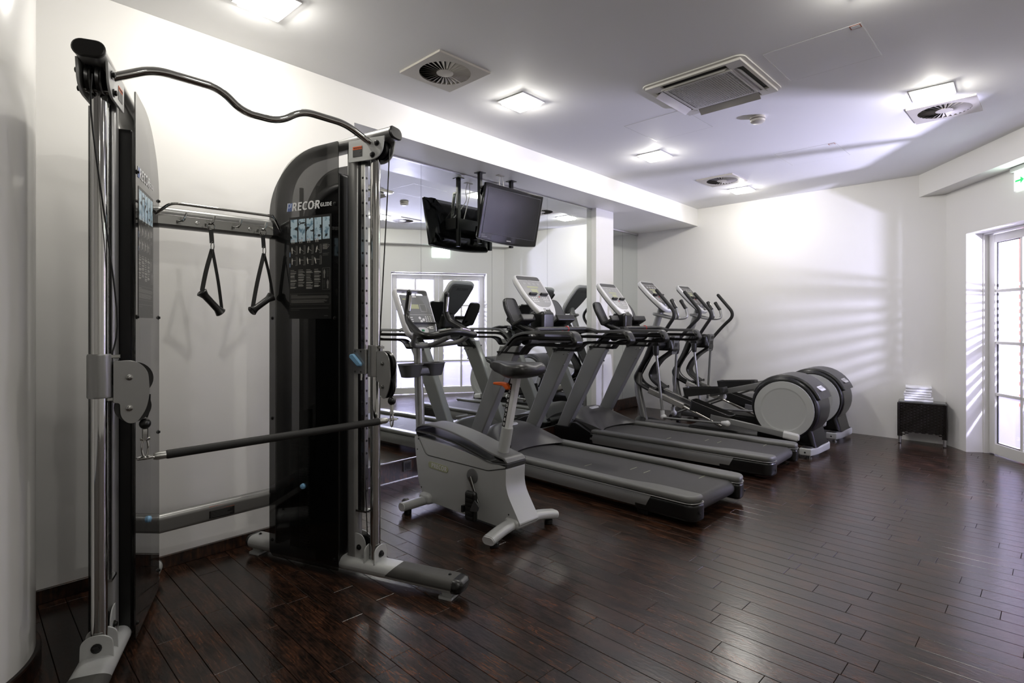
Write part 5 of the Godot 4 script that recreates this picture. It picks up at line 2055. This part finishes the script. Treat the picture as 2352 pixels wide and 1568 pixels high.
	for q in [[-0.21, -0.13], [0.1, 0.16], [0.19, 0.26]]:
		s = Sh.new()
		s.sweep(P3([V(q[0], 1.2055, -1.367 + q[0] * 0.05), V(q[1], 1.2055, -1.367 + q[1] * 0.05)]), rrect(0.022, 0.013, 0.004, 2))
		put(t, "pulse_contact", s, M["alu"])
	s = Sh.new()
	var ring := PackedVector3Array()
	for i in 16:
		var a := TAU * i / 16.0
		ring.append(V(0.065, 1.193 + cos(a) * 0.0205, -1.361 + sin(a) * 0.0205))
	s.tube(ring, 0.0052, 6, [], false, true)
	s.tube(smooth([V(0.065, 1.178, -1.345), V(0.02, 1.172, -1.34), V(-0.03, 1.185, -1.36)], 4), 0.0025, 6)
	put(t, "safety_clip", s, M["red"], "red safety clip on a cord")
	# console base and console
	s = Sh.new()
	s.rbox(V(-0.2, 1.10, -1.62), V(0.2, 1.205, -1.39), 0.03, 3)
	put(t, "console_base", s, M["dark_plastic"])
	s = Sh.new()
	s.prism(rrect(0.1, 0.05, 0.015, 3), 0.0, 0.004)
	for i in s.v.size():
		var p := s.v[i]
		s.v[i] = V(p.x + 0.06, 1.2045 + p.z, -1.43 + p.y)
	put(t, "caution_sticker", s, M["orange"], "orange and yellow sticker")
	s = Sh.new()
	s.rbox(V(-0.08, 1.18, -1.66), V(0.08, 1.34, -1.5), 0.03, 2)
	put(t, "console_neck", s, M["black_plastic"])
	console_panel(t, Transform3D(Basis(Vector3.RIGHT, deg_to_rad(-39.0)), V(0.03, 1.485, -1.655)), M["console_light2"])

func reversed(p: PackedVector2Array) -> PackedVector2Array:
	var q := p.duplicate()
	q.reverse()
	return q

# ---------------------------------------------------------------- elliptical trainers
func ellipticals() -> void:
	var t := thing("elliptical_trainer", "black and silver elliptical trainer standing next to the treadmill", "elliptical trainer", V(5.8, 0, -1.40), 0.0, "elliptical trainers")
	build_elliptical(t)
	copy_of(t, V(6.77, 0, -1.40), 0.0, "black and silver elliptical trainer standing next to the end wall")

func build_elliptical(t: Node3D) -> void:
	var c := V(0, 0.43, -0.21)
	# drum body
	var poly := PackedVector2Array()
	for i in range(0, 25):
		var a := deg_to_rad(-38.0 + 250.0 * i / 24.0)
		var r := 0.297 + 0.02 * maxf(0.0, sin(a - 0.6))
		poly.append(Vector2(c.z + cos(a) * r, c.y + sin(a) * r))
	poly.append(Vector2(-0.47, 0.12))
	poly.append(Vector2(0.06, 0.10))
	put(t, "drum_body", side_prism(poly, -0.225, 0.225, 0.05, 4), M["black_plastic"], "", 45.0)
	var hood := PackedVector2Array()
	for i in range(0, 17):
		var a := deg_to_rad(20.0 + 135.0 * i / 16.0)
		hood.append(Vector2(c.z + cos(a) * 0.325, c.y + sin(a) * 0.325))
	for i in range(16, -1, -1):
		var a := deg_to_rad(20.0 + 135.0 * i / 16.0)
		hood.append(Vector2(c.z + cos(a) * 0.285, c.y + sin(a) * 0.285))
	put(t, "drum_hood", side_prism(hood, -0.2, 0.2, 0.02, 3), M["dark_plastic"], "", 45.0)
	var s := Sh.new()
	var ba := deg_to_rad(38.0)
	s.xf = Transform3D(Basis(Vector3.RIGHT, -(PI / 2 - ba)), V(0, c.y + sin(ba) * 0.326, c.z + cos(ba) * 0.326))
	s.prism(rrect(0.16, 0.07, 0.02, 4), -0.004, 0.003, 0.001)
	var bd := put(t, "badge", s, M["white_plastic"], "white badge")
	text(bd, "lettering", "PRECOR", 0.026, 0.0005, s.xf * Transform3D(Basis(), V(0, 0, 0.0034)), M["console_light"], true, true)
	for sd in [-1.0, 1.0]:
		s = Sh.new()
		s.lathe([Vector2(0.277, -0.03), Vector2(0.28, 0.0), Vector2(0.277, 0.012), Vector2(0.266, 0.014)], V(sd * 0.225, c.y, c.z), V(sd, 0, 0), 48)
		put(t, "drum_rim", s, M["black_plastic"])
		s = Sh.new()
		s.lathe([Vector2(0.264, 0.0), Vector2(0.262, 0.016), Vector2(0.205, 0.02), Vector2(0.198, 0.0185), Vector2(0.185, 0.0145), Vector2(0.0, 0.012)], V(sd * 0.236, c.y, c.z), V(sd, 0, 0), 48)
		put(t, "drum_disc", s, M["pale"], "round pale grey drum disc")
	# rear stabiliser
	s = plan_prism(rpoly(P2([-0.27, -0.07, 0.2, -0.07, 0.27, -0.02, 0.27, 0.05, 0.2, 0.085, -0.15, 0.06, -0.27, 0.03]), [0.01, 0.06, 0.04, 0.05, 0.08, 0.1, 0.01], 4), 0.03, 0.098, 0.012, 3)
	put(t, "rear_stabiliser", s, M["pale"])
	for x in [-0.2, 0.2]:
		s = Sh.new()
		s.cyl(V(x, 0.0, 0.0), V(x, 0.012, 0.0), 0.024, 14)
		s.cyl(V(x, 0.01, 0.0), V(x, 0.035, 0.0), 0.008, 10)
		put(t, "levelling_foot", s, M["steel"])
	s = Sh.new()
	s.cyl(V(-0.2715, 0.06, -0.02), V(-0.268, 0.06, -0.02), 0.008, 10)
	put(t, "screw_hole", s, M["black"])
	# base beam and front stabiliser
	s = Sh.new()
	s.rbox(V(-0.16, 0.04, -1.2), V(0.16, 0.155, -0.3), 0.03, 2)
	put(t, "base_beam", s, M["dark_plastic"])
	s = Sh.new()
	s.sweep(smooth([V(-0.3, 0.05, -1.72), V(0, 0.13, -1.82), V(0.3, 0.05, -1.72)], 8), rrect(0.11, 0.05, 0.024, 4))
	put(t, "front_stabiliser", s, M["dark_plastic"])
	s = Sh.new()
	s.rbox(V(-0.07, 0.05, -1.84), V(0.07, 0.12, -1.1), 0.02, 2)
	put(t, "base_spine", s, M["grey_plastic"])
	for x in [-0.26, 0.26]:
		s = Sh.new()
		s.cyl(V(x, 0.0, -1.715), V(x, 0.03, -1.715), 0.028, 14, 0.004)
		put(t, "levelling_foot", s, M["black_plastic"])
		s = Sh.new()
		s.cyl(V(x - 0.02, 0.055, -1.80), V(x + 0.02, 0.055, -1.80), 0.04, 18, 0.006)
		put(t, "transport_wheel", s, M["dark_plastic"])
	# C shaped frame
	var cf := rpoly(P2([-1.66, 1.10, -1.775, 0.832, -1.85, 0.705, -1.897, 0.624, -1.893, 0.572, -1.85, 0.52, -1.76, 0.478, -1.645, 0.432, -1.585, 0.485, -1.51, 0.512, -1.585, 0.55, -1.652, 0.602, -1.675, 0.651, -1.635, 0.737, -1.565, 0.822, -1.45, 0.9, -1.40, 0.94, -1.42, 1.08]), [0.05, 0.05, 0.05, 0.03, 0.03, 0.04, 0.04, 0.01, 0.01, 0.01, 0.03, 0.03, 0.03, 0.04, 0.05, 0.05, 0.02, 0.05], 4)
	put(t, "curved_frame", side_prism(cf, -0.085, 0.085, 0.025, 3), M["black_plastic"], "black C shaped frame")
	var trimline := []
	for q in [[-1.6, 0.93], [-1.70, 0.80], [-1.765, 0.69], [-1.775, 0.62], [-1.72, 0.555], [-1.62, 0.505]]:
		trimline.append(V(-0.084, q[1], q[0]))
	s = Sh.new()
	s.tube(smooth(trimline, 5), 0.006, 6)
	put(t, "frame_bead", s, M["dark_plastic"])
	s = Sh.new()
	s.sweep(smooth([V(0, 0.66, -1.865), V(0, 0.48, -1.875), V(0, 0.33, -1.845), V(0, 0.15, -1.80), V(0, 0.08, -1.785)], 5), rrect(0.07, 0.085, 0.033, 5), V(0, 0, 1))
	put(t, "front_leg", s, M["silver"])
	# head with an open grey outlet
	s = Sh.new()
	s.rbox(V(-0.1, 0.93, -1.62), V(0.1, 1.1, -1.42), 0.04, 3)
	put(t, "pivot_head", s, M["black_plastic"])
	s = Sh.new()
	s.xf = Transform3D(Basis(Vector3.RIGHT, 0.18), V(0, 0.99, -1.415))
	s.prism(rpoly(P2([-0.062, -0.1, 0.062, -0.1, 0.062, 0.11, -0.062, 0.11]), 0.02, 4), -0.03, 0.012, 0.006, 2)
	var hf := put(t, "outlet_frame", s, M["grey_plastic"])
	var q2 := Sh.new()
	q2.xf = s.xf
	q2.prism(rpoly(P2([-0.042, -0.075, 0.042, -0.075, 0.042, 0.03, -0.042, 0.03]), 0.008, 3), 0.008, 0.0128)
	q2.prism(rpoly(P2([-0.042, 0.055, 0.042, 0.055, 0.042, 0.09, -0.042, 0.09]), 0.008, 3), 0.008, 0.0128)
	put(hf, "outlet", q2, M["black"])
	# ramp
	for x in [-0.105, 0.105]:
		s = Sh.new()
		s.sweep(P3([V(x, 0.475, -1.675), V(x, 0.335, -1.26)]), rrect(0.05, 0.062, 0.01, 3))
		put(t, "ramp_rail", s, M["bright_alu"])
		s = Sh.new()
		s.cyl(V(x, 0.36, -1.33), V(x, 0.17, -0.85), 0.013, 12)
		put(t, "ramp_rod", s, M["bright_alu"])
		s = Sh.new()
		s.sweep(P3([V(x, 0.508, -1.675), V(x, 0.368, -1.26)]), rrect(0.012, 0.01, 0.003, 2))
		put(t, "ramp_track", s, M["chrome"])
	s = Sh.new()
	s.sweep(P3([V(0, 0.487, -1.67), V(0, 0.20, -0.82)]), rrect(0.16, 0.04, 0.012, 3))
	put(t, "ramp_plate", s, M["dark_plastic"])
	# console mast and console
	s = Sh.new()
	s.sweep(P3([V(0, 1.0, -1.72), V(0, 1.47, -1.555)]), rrect(0.085, 0.065, 0.03, 5), V(0, 0, 1))
	put(t, "mast", s, M["silver"])
	s = Sh.new()
	s.rbox(V(-0.06, 1.36, -1.6), V(0.06, 1.48, -1.5), 0.03, 2)
	put(t, "console_neck", s, M["grey_plastic"])
	console_panel(t, Transform3D(Basis(Vector3.RIGHT, deg_to_rad(-43.0)), V(0.0, 1.555, -1.625)), M["console_dark"])
	# fixed grips
	s = Sh.new()
	s.tube(fillet([V(-0.125, 1.405, -1.345), V(-0.115, 1.30, -1.315), V(-0.06, 1.285, -1.40), V(-0.06, 1.345, -1.66), V(0.06, 1.345, -1.66), V(0.06, 1.285, -1.40), V(0.115, 1.30, -1.315), V(0.125, 1.405, -1.345)], 0.05, 6), 0.015, 12)
	put(t, "grip_loop", s, M["silver"])
	for sd in [-1.0, 1.0]:
		s = Sh.new()
		s.tube(P3([V(sd * 0.125, 1.40, -1.343), V(sd * 0.125, 1.405, -1.345), V(sd * 0.115, 1.495, -1.40), V(sd * 0.115, 1.5, -1.403)]), 0.0215, 14, [0.8, 1.0, 1.0, 0.75])
		put(t, "fixed_grip", s, M["dark_plastic"])
		s = Sh.new()
		s.sweep(P3([V(sd * 0.124, 1.415, -1.333), V(sd * 0.118, 1.475, -1.369)]), rrect(0.018, 0.012, 0.003, 2), V(0, 0.5, 1))
		put(t, "pulse_contact", s, M["chrome"])
	# moving arms, rods, pedals
	for sd in [-1.0, 1.0]:
		var L: bool = sd < 0
		var dz := 0.0 if L else 0.07
		s = Sh.new()
		var hp := fillet([V(sd * 0.27, 1.595, -1.495 + dz), V(sd * 0.28, 1.34, -1.262 + dz * 0.7), V(sd * 0.275, 1.20, -1.365), V(sd * 0.225, 1.0, -1.52)], 0.1, 8)
		s.tube(hp, 0.0195, 14)
		s.ball(V(sd * 0.27, 1.595, -1.495 + dz), 0.0195, 12)
		put(t, "moving_arm", s, M["rubber"])
		s = Sh.new()
		s.cyl(V(sd * 0.08, 1.0, -1.52), V(sd * 0.25, 1.0, -1.52), 0.045, 18, 0.008)
		put(t, "arm_pivot", s, M["black_plastic"])
		s = Sh.new()
		var rt := V(sd * 0.25, 0.93, -1.515)
		var rb := V(sd * 0.25, 0.24, -1.435) if L else V(sd * 0.25, 0.21, -1.56)
		s.tube(P3([rt + V(0, 0.06, 0), rt, rt.lerp(rb, 0.06), rt.lerp(rb, 0.07)]), 0.03, 14, [1.1, 1.1, 0.85, 0.6])
		put(t, "rod_cup", s, M["dark_plastic"])
		s = Sh.new()
		s.cyl(rt, rb, 0.0145, 12)
		put(t, "drive_rod", s, M["silver"])
		s = Sh.new()
		s.tube(P3([rb + V(0, 0.05, -0.004), rb, rb + V(0, -0.012, 0.0)]), 0.0225, 14, [1.0, 1.05, 1.1])
		s.ball(rb + V(0, -0.02, 0.01), 0.034, 14)
		put(t, "rod_joint", s, M["white_plastic"])
		var ka := V(sd * 0.285, 0.24, -0.72) if L else V(sd * 0.285, 0.43, -0.98)
		s = Sh.new()
		s.cyl(rb + V(sd * 0.02, -0.025, 0.02), ka, 0.0125, 10)
		put(t, "link_rod", s, M["silver"])
		s = Sh.new()
		var kd := (ka - rb).normalized()
		s.tube(P3([ka - kd * 0.06, ka - kd * 0.03, ka]), 0.024, 14, [0.7, 1.0, 1.25])
		s.ball(ka, 0.031, 14)
		put(t, "link_joint", s, M["white_plastic"])
		# pedal
		var p0 := V(sd * 0.19, 0.355, -1.13) if L else V(sd * 0.19, 0.425, -1.37)
		var p1 := V(sd * 0.19, 0.28, -0.70) if L else V(sd * 0.19, 0.515, -0.92)
		var pz := (p1 - p0).normalized()
		var px := V(1, 0, 0)
		var py := pz.cross(px)
		var PX := Transform3D(Basis(px, py, pz), p0)
		var len := (p1 - p0).length()
		s = Sh.new()
		s.xf = PX
		var outl := rrect(0.175, len, 0.04, 4)
		var rings := []
		for e in [[0.0, -0.022], [0.0, 0.05], [0.008, 0.052], [0.012, 0.012]]:
			var r := PackedVector3Array()
			for p in Sh.inset(outl, e[0]):
				var rise: float = 0.035 * smoothstep(0.2, 0.5, -p.y / len) if e[1] > 0.03 else 0.0
				r.append(V(p.x, e[1] + rise - (0.018 * smoothstep(0.2, 0.5, p.y / len) if e[1] > 0.03 else 0.0), len / 2 + p.y))
			rings.append(r)
		s.loft(rings, true)
		put(t, "foot_pedal", s, M["dark_plastic"], "dark foot tray", 50.0)
		s = Sh.new()
		s.xf = PX
		for i in 5:
			s.box(V(-0.05 + i * 0.022, 0.0115, 0.06), V(-0.042 + i * 0.022, 0.0145, len - 0.06), 0.001)
		put(t, "pedal_grip", s, M["rubber"])
		# pedal arm to the crank on the drum
		var a0 := p0 + pz * (len * 0.55) + V(sd * 0.075, -0.03, 0)
		var a1 := V(sd * 0.272, 0.195, -0.15) if L else V(sd * 0.272, 0.685, -0.22)
		s = Sh.new()
		s.sweep(P3([a0, a1]), rrect(0.034, 0.058, 0.006, 2))
		put(t, "pedal_arm", s, M["silver"])
		s = Sh.new()
		s.sweep(P3([a1 - (a1 - a0).normalized() * 0.05, a1, a1 + (a1 - a0).normalized() * 0.07, a1 + (a1 - a0).normalized() * 0.085]), rrect(0.05, 0.074, 0.022, 4), Vector3.UP, [1.0, 1.0, 0.95, 0.6])
		put(t, "crank_cover", s, M["white_plastic"])
		# wheel under the pedal on the ramp
		s = Sh.new()
		var wp := p0 + V(-sd * 0.06, -0.03, 0.02)
		s.cyl(wp - V(0.015, 0, 0), wp + V(0.015, 0, 0), 0.03, 16, 0.005)
		put(t, "ramp_wheel", s, M["black_plastic"])

# ---------------------------------------------------------------- television under the bulkhead
func television() -> void:
	var mt := thing("television_mount", "black two post ceiling mount carrying the television", "mount", V(3.6, SOFFIT, -3.47))
	for x in [-0.205, 0.2]:
		var s := Sh.new()
		s.rbox(V(x - 0.016, -0.62, -0.016), V(x + 0.016, 0.0, 0.016), 0.003, 1)
		put(mt, "post", s, M["black_plastic"])
		s = Sh.new()
		s.box(V(x - 0.035, -0.005, -0.04), V(x + 0.035, 0.0, 0.04), 0.001)
		put(mt, "ceiling_plate", s, M["black_plastic"])
		s = Sh.new()
		s.sweep(P3([V(x, -0.13, 0.02), V(x, -0.13, 0.055), V(x, -0.42, 0.10)]), rrect(0.03, 0.02, 0.003, 1))
		put(mt, "bracket", s, M["steel"])
	var s := Sh.new()
	s.box(V(-0.24, -0.46, 0.0), V(0.24, -0.36, 0.14), 0.003)
	put(mt, "cross_plate", s, M["black_plastic"])
	# set: x right, y up, z towards the room; tilted down
	var t := thing("television", "black flat television tilted down under the white bulkhead", "television", V(3.565, 2.165, -3.24))
	t.rotation.x = deg_to_rad(12.5)
	var hw := 0.372
	var poly := PackedVector2Array([Vector2(hw - 0.004, 0.235), Vector2(-hw + 0.004, 0.235)])
	for i in 13:
		var u := -1.0 + 2.0 * i / 12.0
		poly.append(Vector2(u * hw, -0.222 - 0.022 * (1.0 - u * u)))
	var body := rpoly(poly, 0.008, 2)
	s = Sh.new()
	s.prism(body, -0.028, 0.0, 0.005, 2)
	put(t, "bezel", s, M["gloss_black"])
	s = Sh.new()
	s.prism(P2([-0.333, -0.172, 0.333, -0.172, 0.333, 0.2, -0.333, 0.2]), -0.002, 0.0012)
	put(t, "screen", s, M["screen_off"], "dark switched off screen")
	s = Sh.new()
	for q in [[-0.337, -0.176, 0.337, -0.172], [-0.337, 0.2, 0.337, 0.204], [-0.337, -0.172, -0.333, 0.2], [0.333, -0.172, 0.337, 0.2]]:
		s.box(V(q[0], q[1], -0.001), V(q[2], q[3], 0.0016))
	put(t, "screen_edge", s, M["black"])
	s = Sh.new()
	var rg := []
	for e in [[0.0, -0.028], [0.02, -0.04], [0.05, -0.07], [0.09, -0.082]]:
		var r := PackedVector3Array()
		for p in Sh.inset(body if not Geometry2D.is_polygon_clockwise(body) else reversed(body), e[0] + 0.004):
			r.append(V(p.x, p.y, e[1]))
		rg.append(r)
	s.loft(rg, true)
	put(t, "back_shell", s, M["gloss_black"], "", 30.0)
	s = Sh.new()
	var lip := PackedVector3Array()
	for i in 13:
		var u := -1.0 + 2.0 * i / 12.0
		lip.append(V(u * (hw - 0.01), -0.2245 - 0.022 * (1.0 - u * u), -0.012))
	s.sweep(lip, rrect(0.02, 0.006, 0.002, 1))
	put(t, "bottom_strip", s, M["clear_strip"], "glossy clear lower edge")
	text(t, "lettering", "SAMSUNG", 0.0085, 0.0005, Transform3D(Basis(), V(0.0, -0.212, 0.0006)), M["print_white"])
	s = Sh.new()
	s.box(V(-0.345, -0.222, 0.0), V(-0.22, -0.18, 0.0012))
	put(t, "label_sticker", s, M["black_plastic"])
	s = Sh.new()
	for q in [[-0.34, -0.192, -0.3, -0.188], [-0.335, -0.207, -0.27, -0.2], [-0.26, -0.215, -0.228, -0.212]]:
		s.box(V(q[0], q[1], 0.001), V(q[2], q[3], 0.0018))
	put(t, "sticker_print", s, M["grey_plastic"])
	# white leads from the ceiling
	var cb := thing("television_lead", "two thin white leads from the bulkhead to the television", "cable", V(3.585, SOFFIT, -3.40))
	s = Sh.new()
	s.box(V(-0.04, -0.004, -0.02), V(0.04, 0.0, 0.02), 0.001)
	put(cb, "cover_plate", s, M["vent_cream"])
	for k in 2:
		s = Sh.new()
		var x := -0.012 + 0.024 * k
		s.tube(smooth([V(x, -0.002, 0), V(x * 2.2, -0.08, 0.01), V(x * 1.2, -0.17, 0.02), V(x - 0.2 + 0.1 * k, -0.36, -0.03)], 5), 0.004, 6)
		put(cb, "lead", s, M["vent_white"])

# ---------------------------------------------------------------- wicker stool and towels
func weave(s: Sh, o: Vector3, ux: Vector3, n: Vector3, w: float, h: float, arch: float, cols: int, rows: int) -> void:
	# over and under strands on one face; o is its lower corner
	for r in rows:
		for c in cols:
			if (c + r) % 2 == 1:
				continue
			var x0 := w * (c - 0.12) / cols
			var x1 := w * (c + 1.12) / cols
			x0 = maxf(x0, 0.0)
			x1 = minf(x1, w)
			var y0 := h * (r + 0.08) / rows
			var y1 := h * (r + 0.92) / rows
			var xm := (x0 + x1) / 2 / w
			if y0 < arch * sin(PI * xm):
				continue
			var a := o + ux * x0 + Vector3.UP * y0
			var b := o + ux * x1 + Vector3.UP * y0
			var cc := o + ux * x1 + Vector3.UP * y1
			var d := o + ux * x0 + Vector3.UP * y1
			var m0 := o + ux * (x0 + (x1 - x0) * 0.3) + n * 0.004
			var m1 := o + ux * (x0 + (x1 - x0) * 0.7) + n * 0.004
			s.quad(a, d, m0 + Vector3.UP * y1, m0 + Vector3.UP * y0)
			s.quad(m0 + Vector3.UP * y0, m0 + Vector3.UP * y1, m1 + Vector3.UP * y1, m1 + Vector3.UP * y0)
			s.quad(m1 + Vector3.UP * y0, m1 + Vector3.UP * y1, cc, b)
			s.quad(m0 + Vector3.UP * y1, m1 + Vector3.UP * y1, m1 + Vector3.UP * (y1 - 0.001) - n * 0.003, m0 + Vector3.UP * (y1 - 0.001) - n * 0.003)
			s.quad(m0 + Vector3.UP * y0, m1 + Vector3.UP * y0, m1 + Vector3.UP * (y0 + 0.001) - n * 0.003, m0 + Vector3.UP * (y0 + 0.001) - n * 0.003)

func stool_and_towels() -> void:
	var at := V(7.105, 0, -0.715)
	var turn := deg_to_rad(5.0)
	var t := thing("wicker_stool", "dark brown woven wicker stool with glass top in the corner", "stool", at, turn)
	var hx := 0.165
	var hz := 0.195
	var y0 := 0.075
	var y1 := 0.425
	var s := Sh.new()
	s.box(V(-hx + 0.006, y0 + 0.05, -hz + 0.006), V(hx - 0.006, y1 - 0.002, hz - 0.006))
	for q in [[-1, -1], [1, -1], [1, 1], [-1, 1]]:
		s.box(V(q[0] * (hx - 0.02) - 0.014, y0, q[1] * (hz - 0.02) - 0.014), V(q[0] * (hx - 0.02) + 0.014, y1, q[1] * (hz - 0.02) + 0.014))
	put(t, "core", s, M["wicker_core"])
	s = Sh.new()
	weave(s, V(-hx, y0, -hz), V(0, 0, 1), V(-1, 0, 0), hz * 2, y1 - y0, 0.045, 14, 24)
	weave(s, V(hx, y0, -hz), V(0, 0, 1), V(1, 0, 0), hz * 2, y1 - y0, 0.045, 14, 24)
	weave(s, V(-hx, y0, hz), V(1, 0, 0), V(0, 0, 1), hx * 2, y1 - y0, 0.045, 12, 24)
	weave(s, V(-hx, y0, -hz), V(1, 0, 0), V(0, 0, -1), hx * 2, y1 - y0, 0.045, 12, 24)
	var wv := put(t, "woven_strands", s, M["wicker"], "dark brown woven strands")
	wv.set_meta("kind", "stuff")
	for q in [[-1, -1], [1, -1], [1, 1], [-1, 1]]:
		s = Sh.new()
		s.rbox(V(q[0] * hx - 0.009, y0, q[1] * hz - 0.009), V(q[0] * hx + 0.009, y1, q[1] * hz + 0.009), 0.007, 2)
		put(t, "corner_post", s, M["wicker"])
		s = Sh.new()
		s.cyl(V(q[0] * (hx - 0.012), 0.008, q[1] * (hz - 0.012)), V(q[0] * (hx - 0.012), y0, q[1] * (hz - 0.012)), 0.014, 14)
		put(t, "leg", s, M["alu"])
		s = Sh.new()
		s.cyl(V(q[0] * (hx - 0.012), 0.0, q[1] * (hz - 0.012)), V(q[0] * (hx - 0.012), 0.009, q[1] * (hz - 0.012)), 0.0135, 14)
		put(t, "foot", s, M["black_plastic"])
	s = Sh.new()
	s.rbox(V(-hx - 0.004, y1 - 0.012, -hz - 0.004), V(hx + 0.004, y1 + 0.004, hz + 0.004), 0.007, 2)
	put(t, "top_rim", s, M["wicker"])
	s = Sh.new()
	s.box(V(-hx + 0.004, y1 + 0.004, -hz + 0.004), V(hx - 0.004, y1 + 0.0095, hz - 0.004), 0.001)
	put(t, "glass_top", s, M["stool_glass"], "grey glass plate")
	# towels
	var lab := ["lowest of three folded white towels on the wicker stool", "middle one of three folded white towels on the wicker stool", "topmost of three folded white towels on the wicker stool"]
	var yy := 0.4345
	for k in 3:
		var h: float = [0.05, 0.046, 0.058][k]
		var w: float = [0.118, 0.112, 0.108][k]
		var o := thing("folded_towel", lab[k], "towel", at + Basis(Vector3.UP, turn) * V(-0.045 + 0.004 * k, 0.0, [-0.028, -0.034, -0.03][k]) + V(0, yy, 0), turn + [0.02, -0.05, 0.03][k], "folded white towels")
		for f in 2:
			s = Sh.new()
			var th := h / 2
			var rings := []
			for i in 9:
				var z: float = -w + 2 * w * i / 8.0
				var r := PackedVector3Array()
				for p in rrect(0.19, th * 0.98, th * 0.45, 4):
					var wob := 0.0025 * sin(i * 1.7 + p.x * 40.0 + k * 2 + f)
					r.append(V(p.x + 0.002 * sin(i + k), th * (f + 0.5) + p.y + wob * (0.6 if f == 1 else 0.0), z))
				rings.append(r)
			s.loft(rings)
			put(o, "fold", s, M["towel"], "", 60.0)
		yy += h + 0.0005

func small_things() -> void:
	var t := thing("wall_socket", "dark grey round wall socket in the plinth under the mirror", "socket", V(2.71, 0.1, MIRROR_Z + 0.006))
	var s := Sh.new()
	s.box(V(-0.04, -0.04, 0), V(0.04, 0.04, 0.008), 0.002)
	put(t, "plate", s, M["mid_plastic"])
	s = Sh.new()
	s.prism(rrect(0.056, 0.056, 0.004, 2), 0.008, 0.011, 0.001)
	put(t, "insert", s, M["dark_plastic"])
	s = Sh.new()
	s.cyl(V(0, 0, 0.0105), V(0, 0, 0.0115), 0.02, 20)
	put(t, "well", s, M["black"])

func _ready() -> void:
	set_view()
	materials()
	build_room()
	ceiling_things()
	door_and_corridor()
	cable_machine()
	exercise_bike()
	treadmills()
	ellipticals()
	television()
	stool_and_towels()
	small_things()
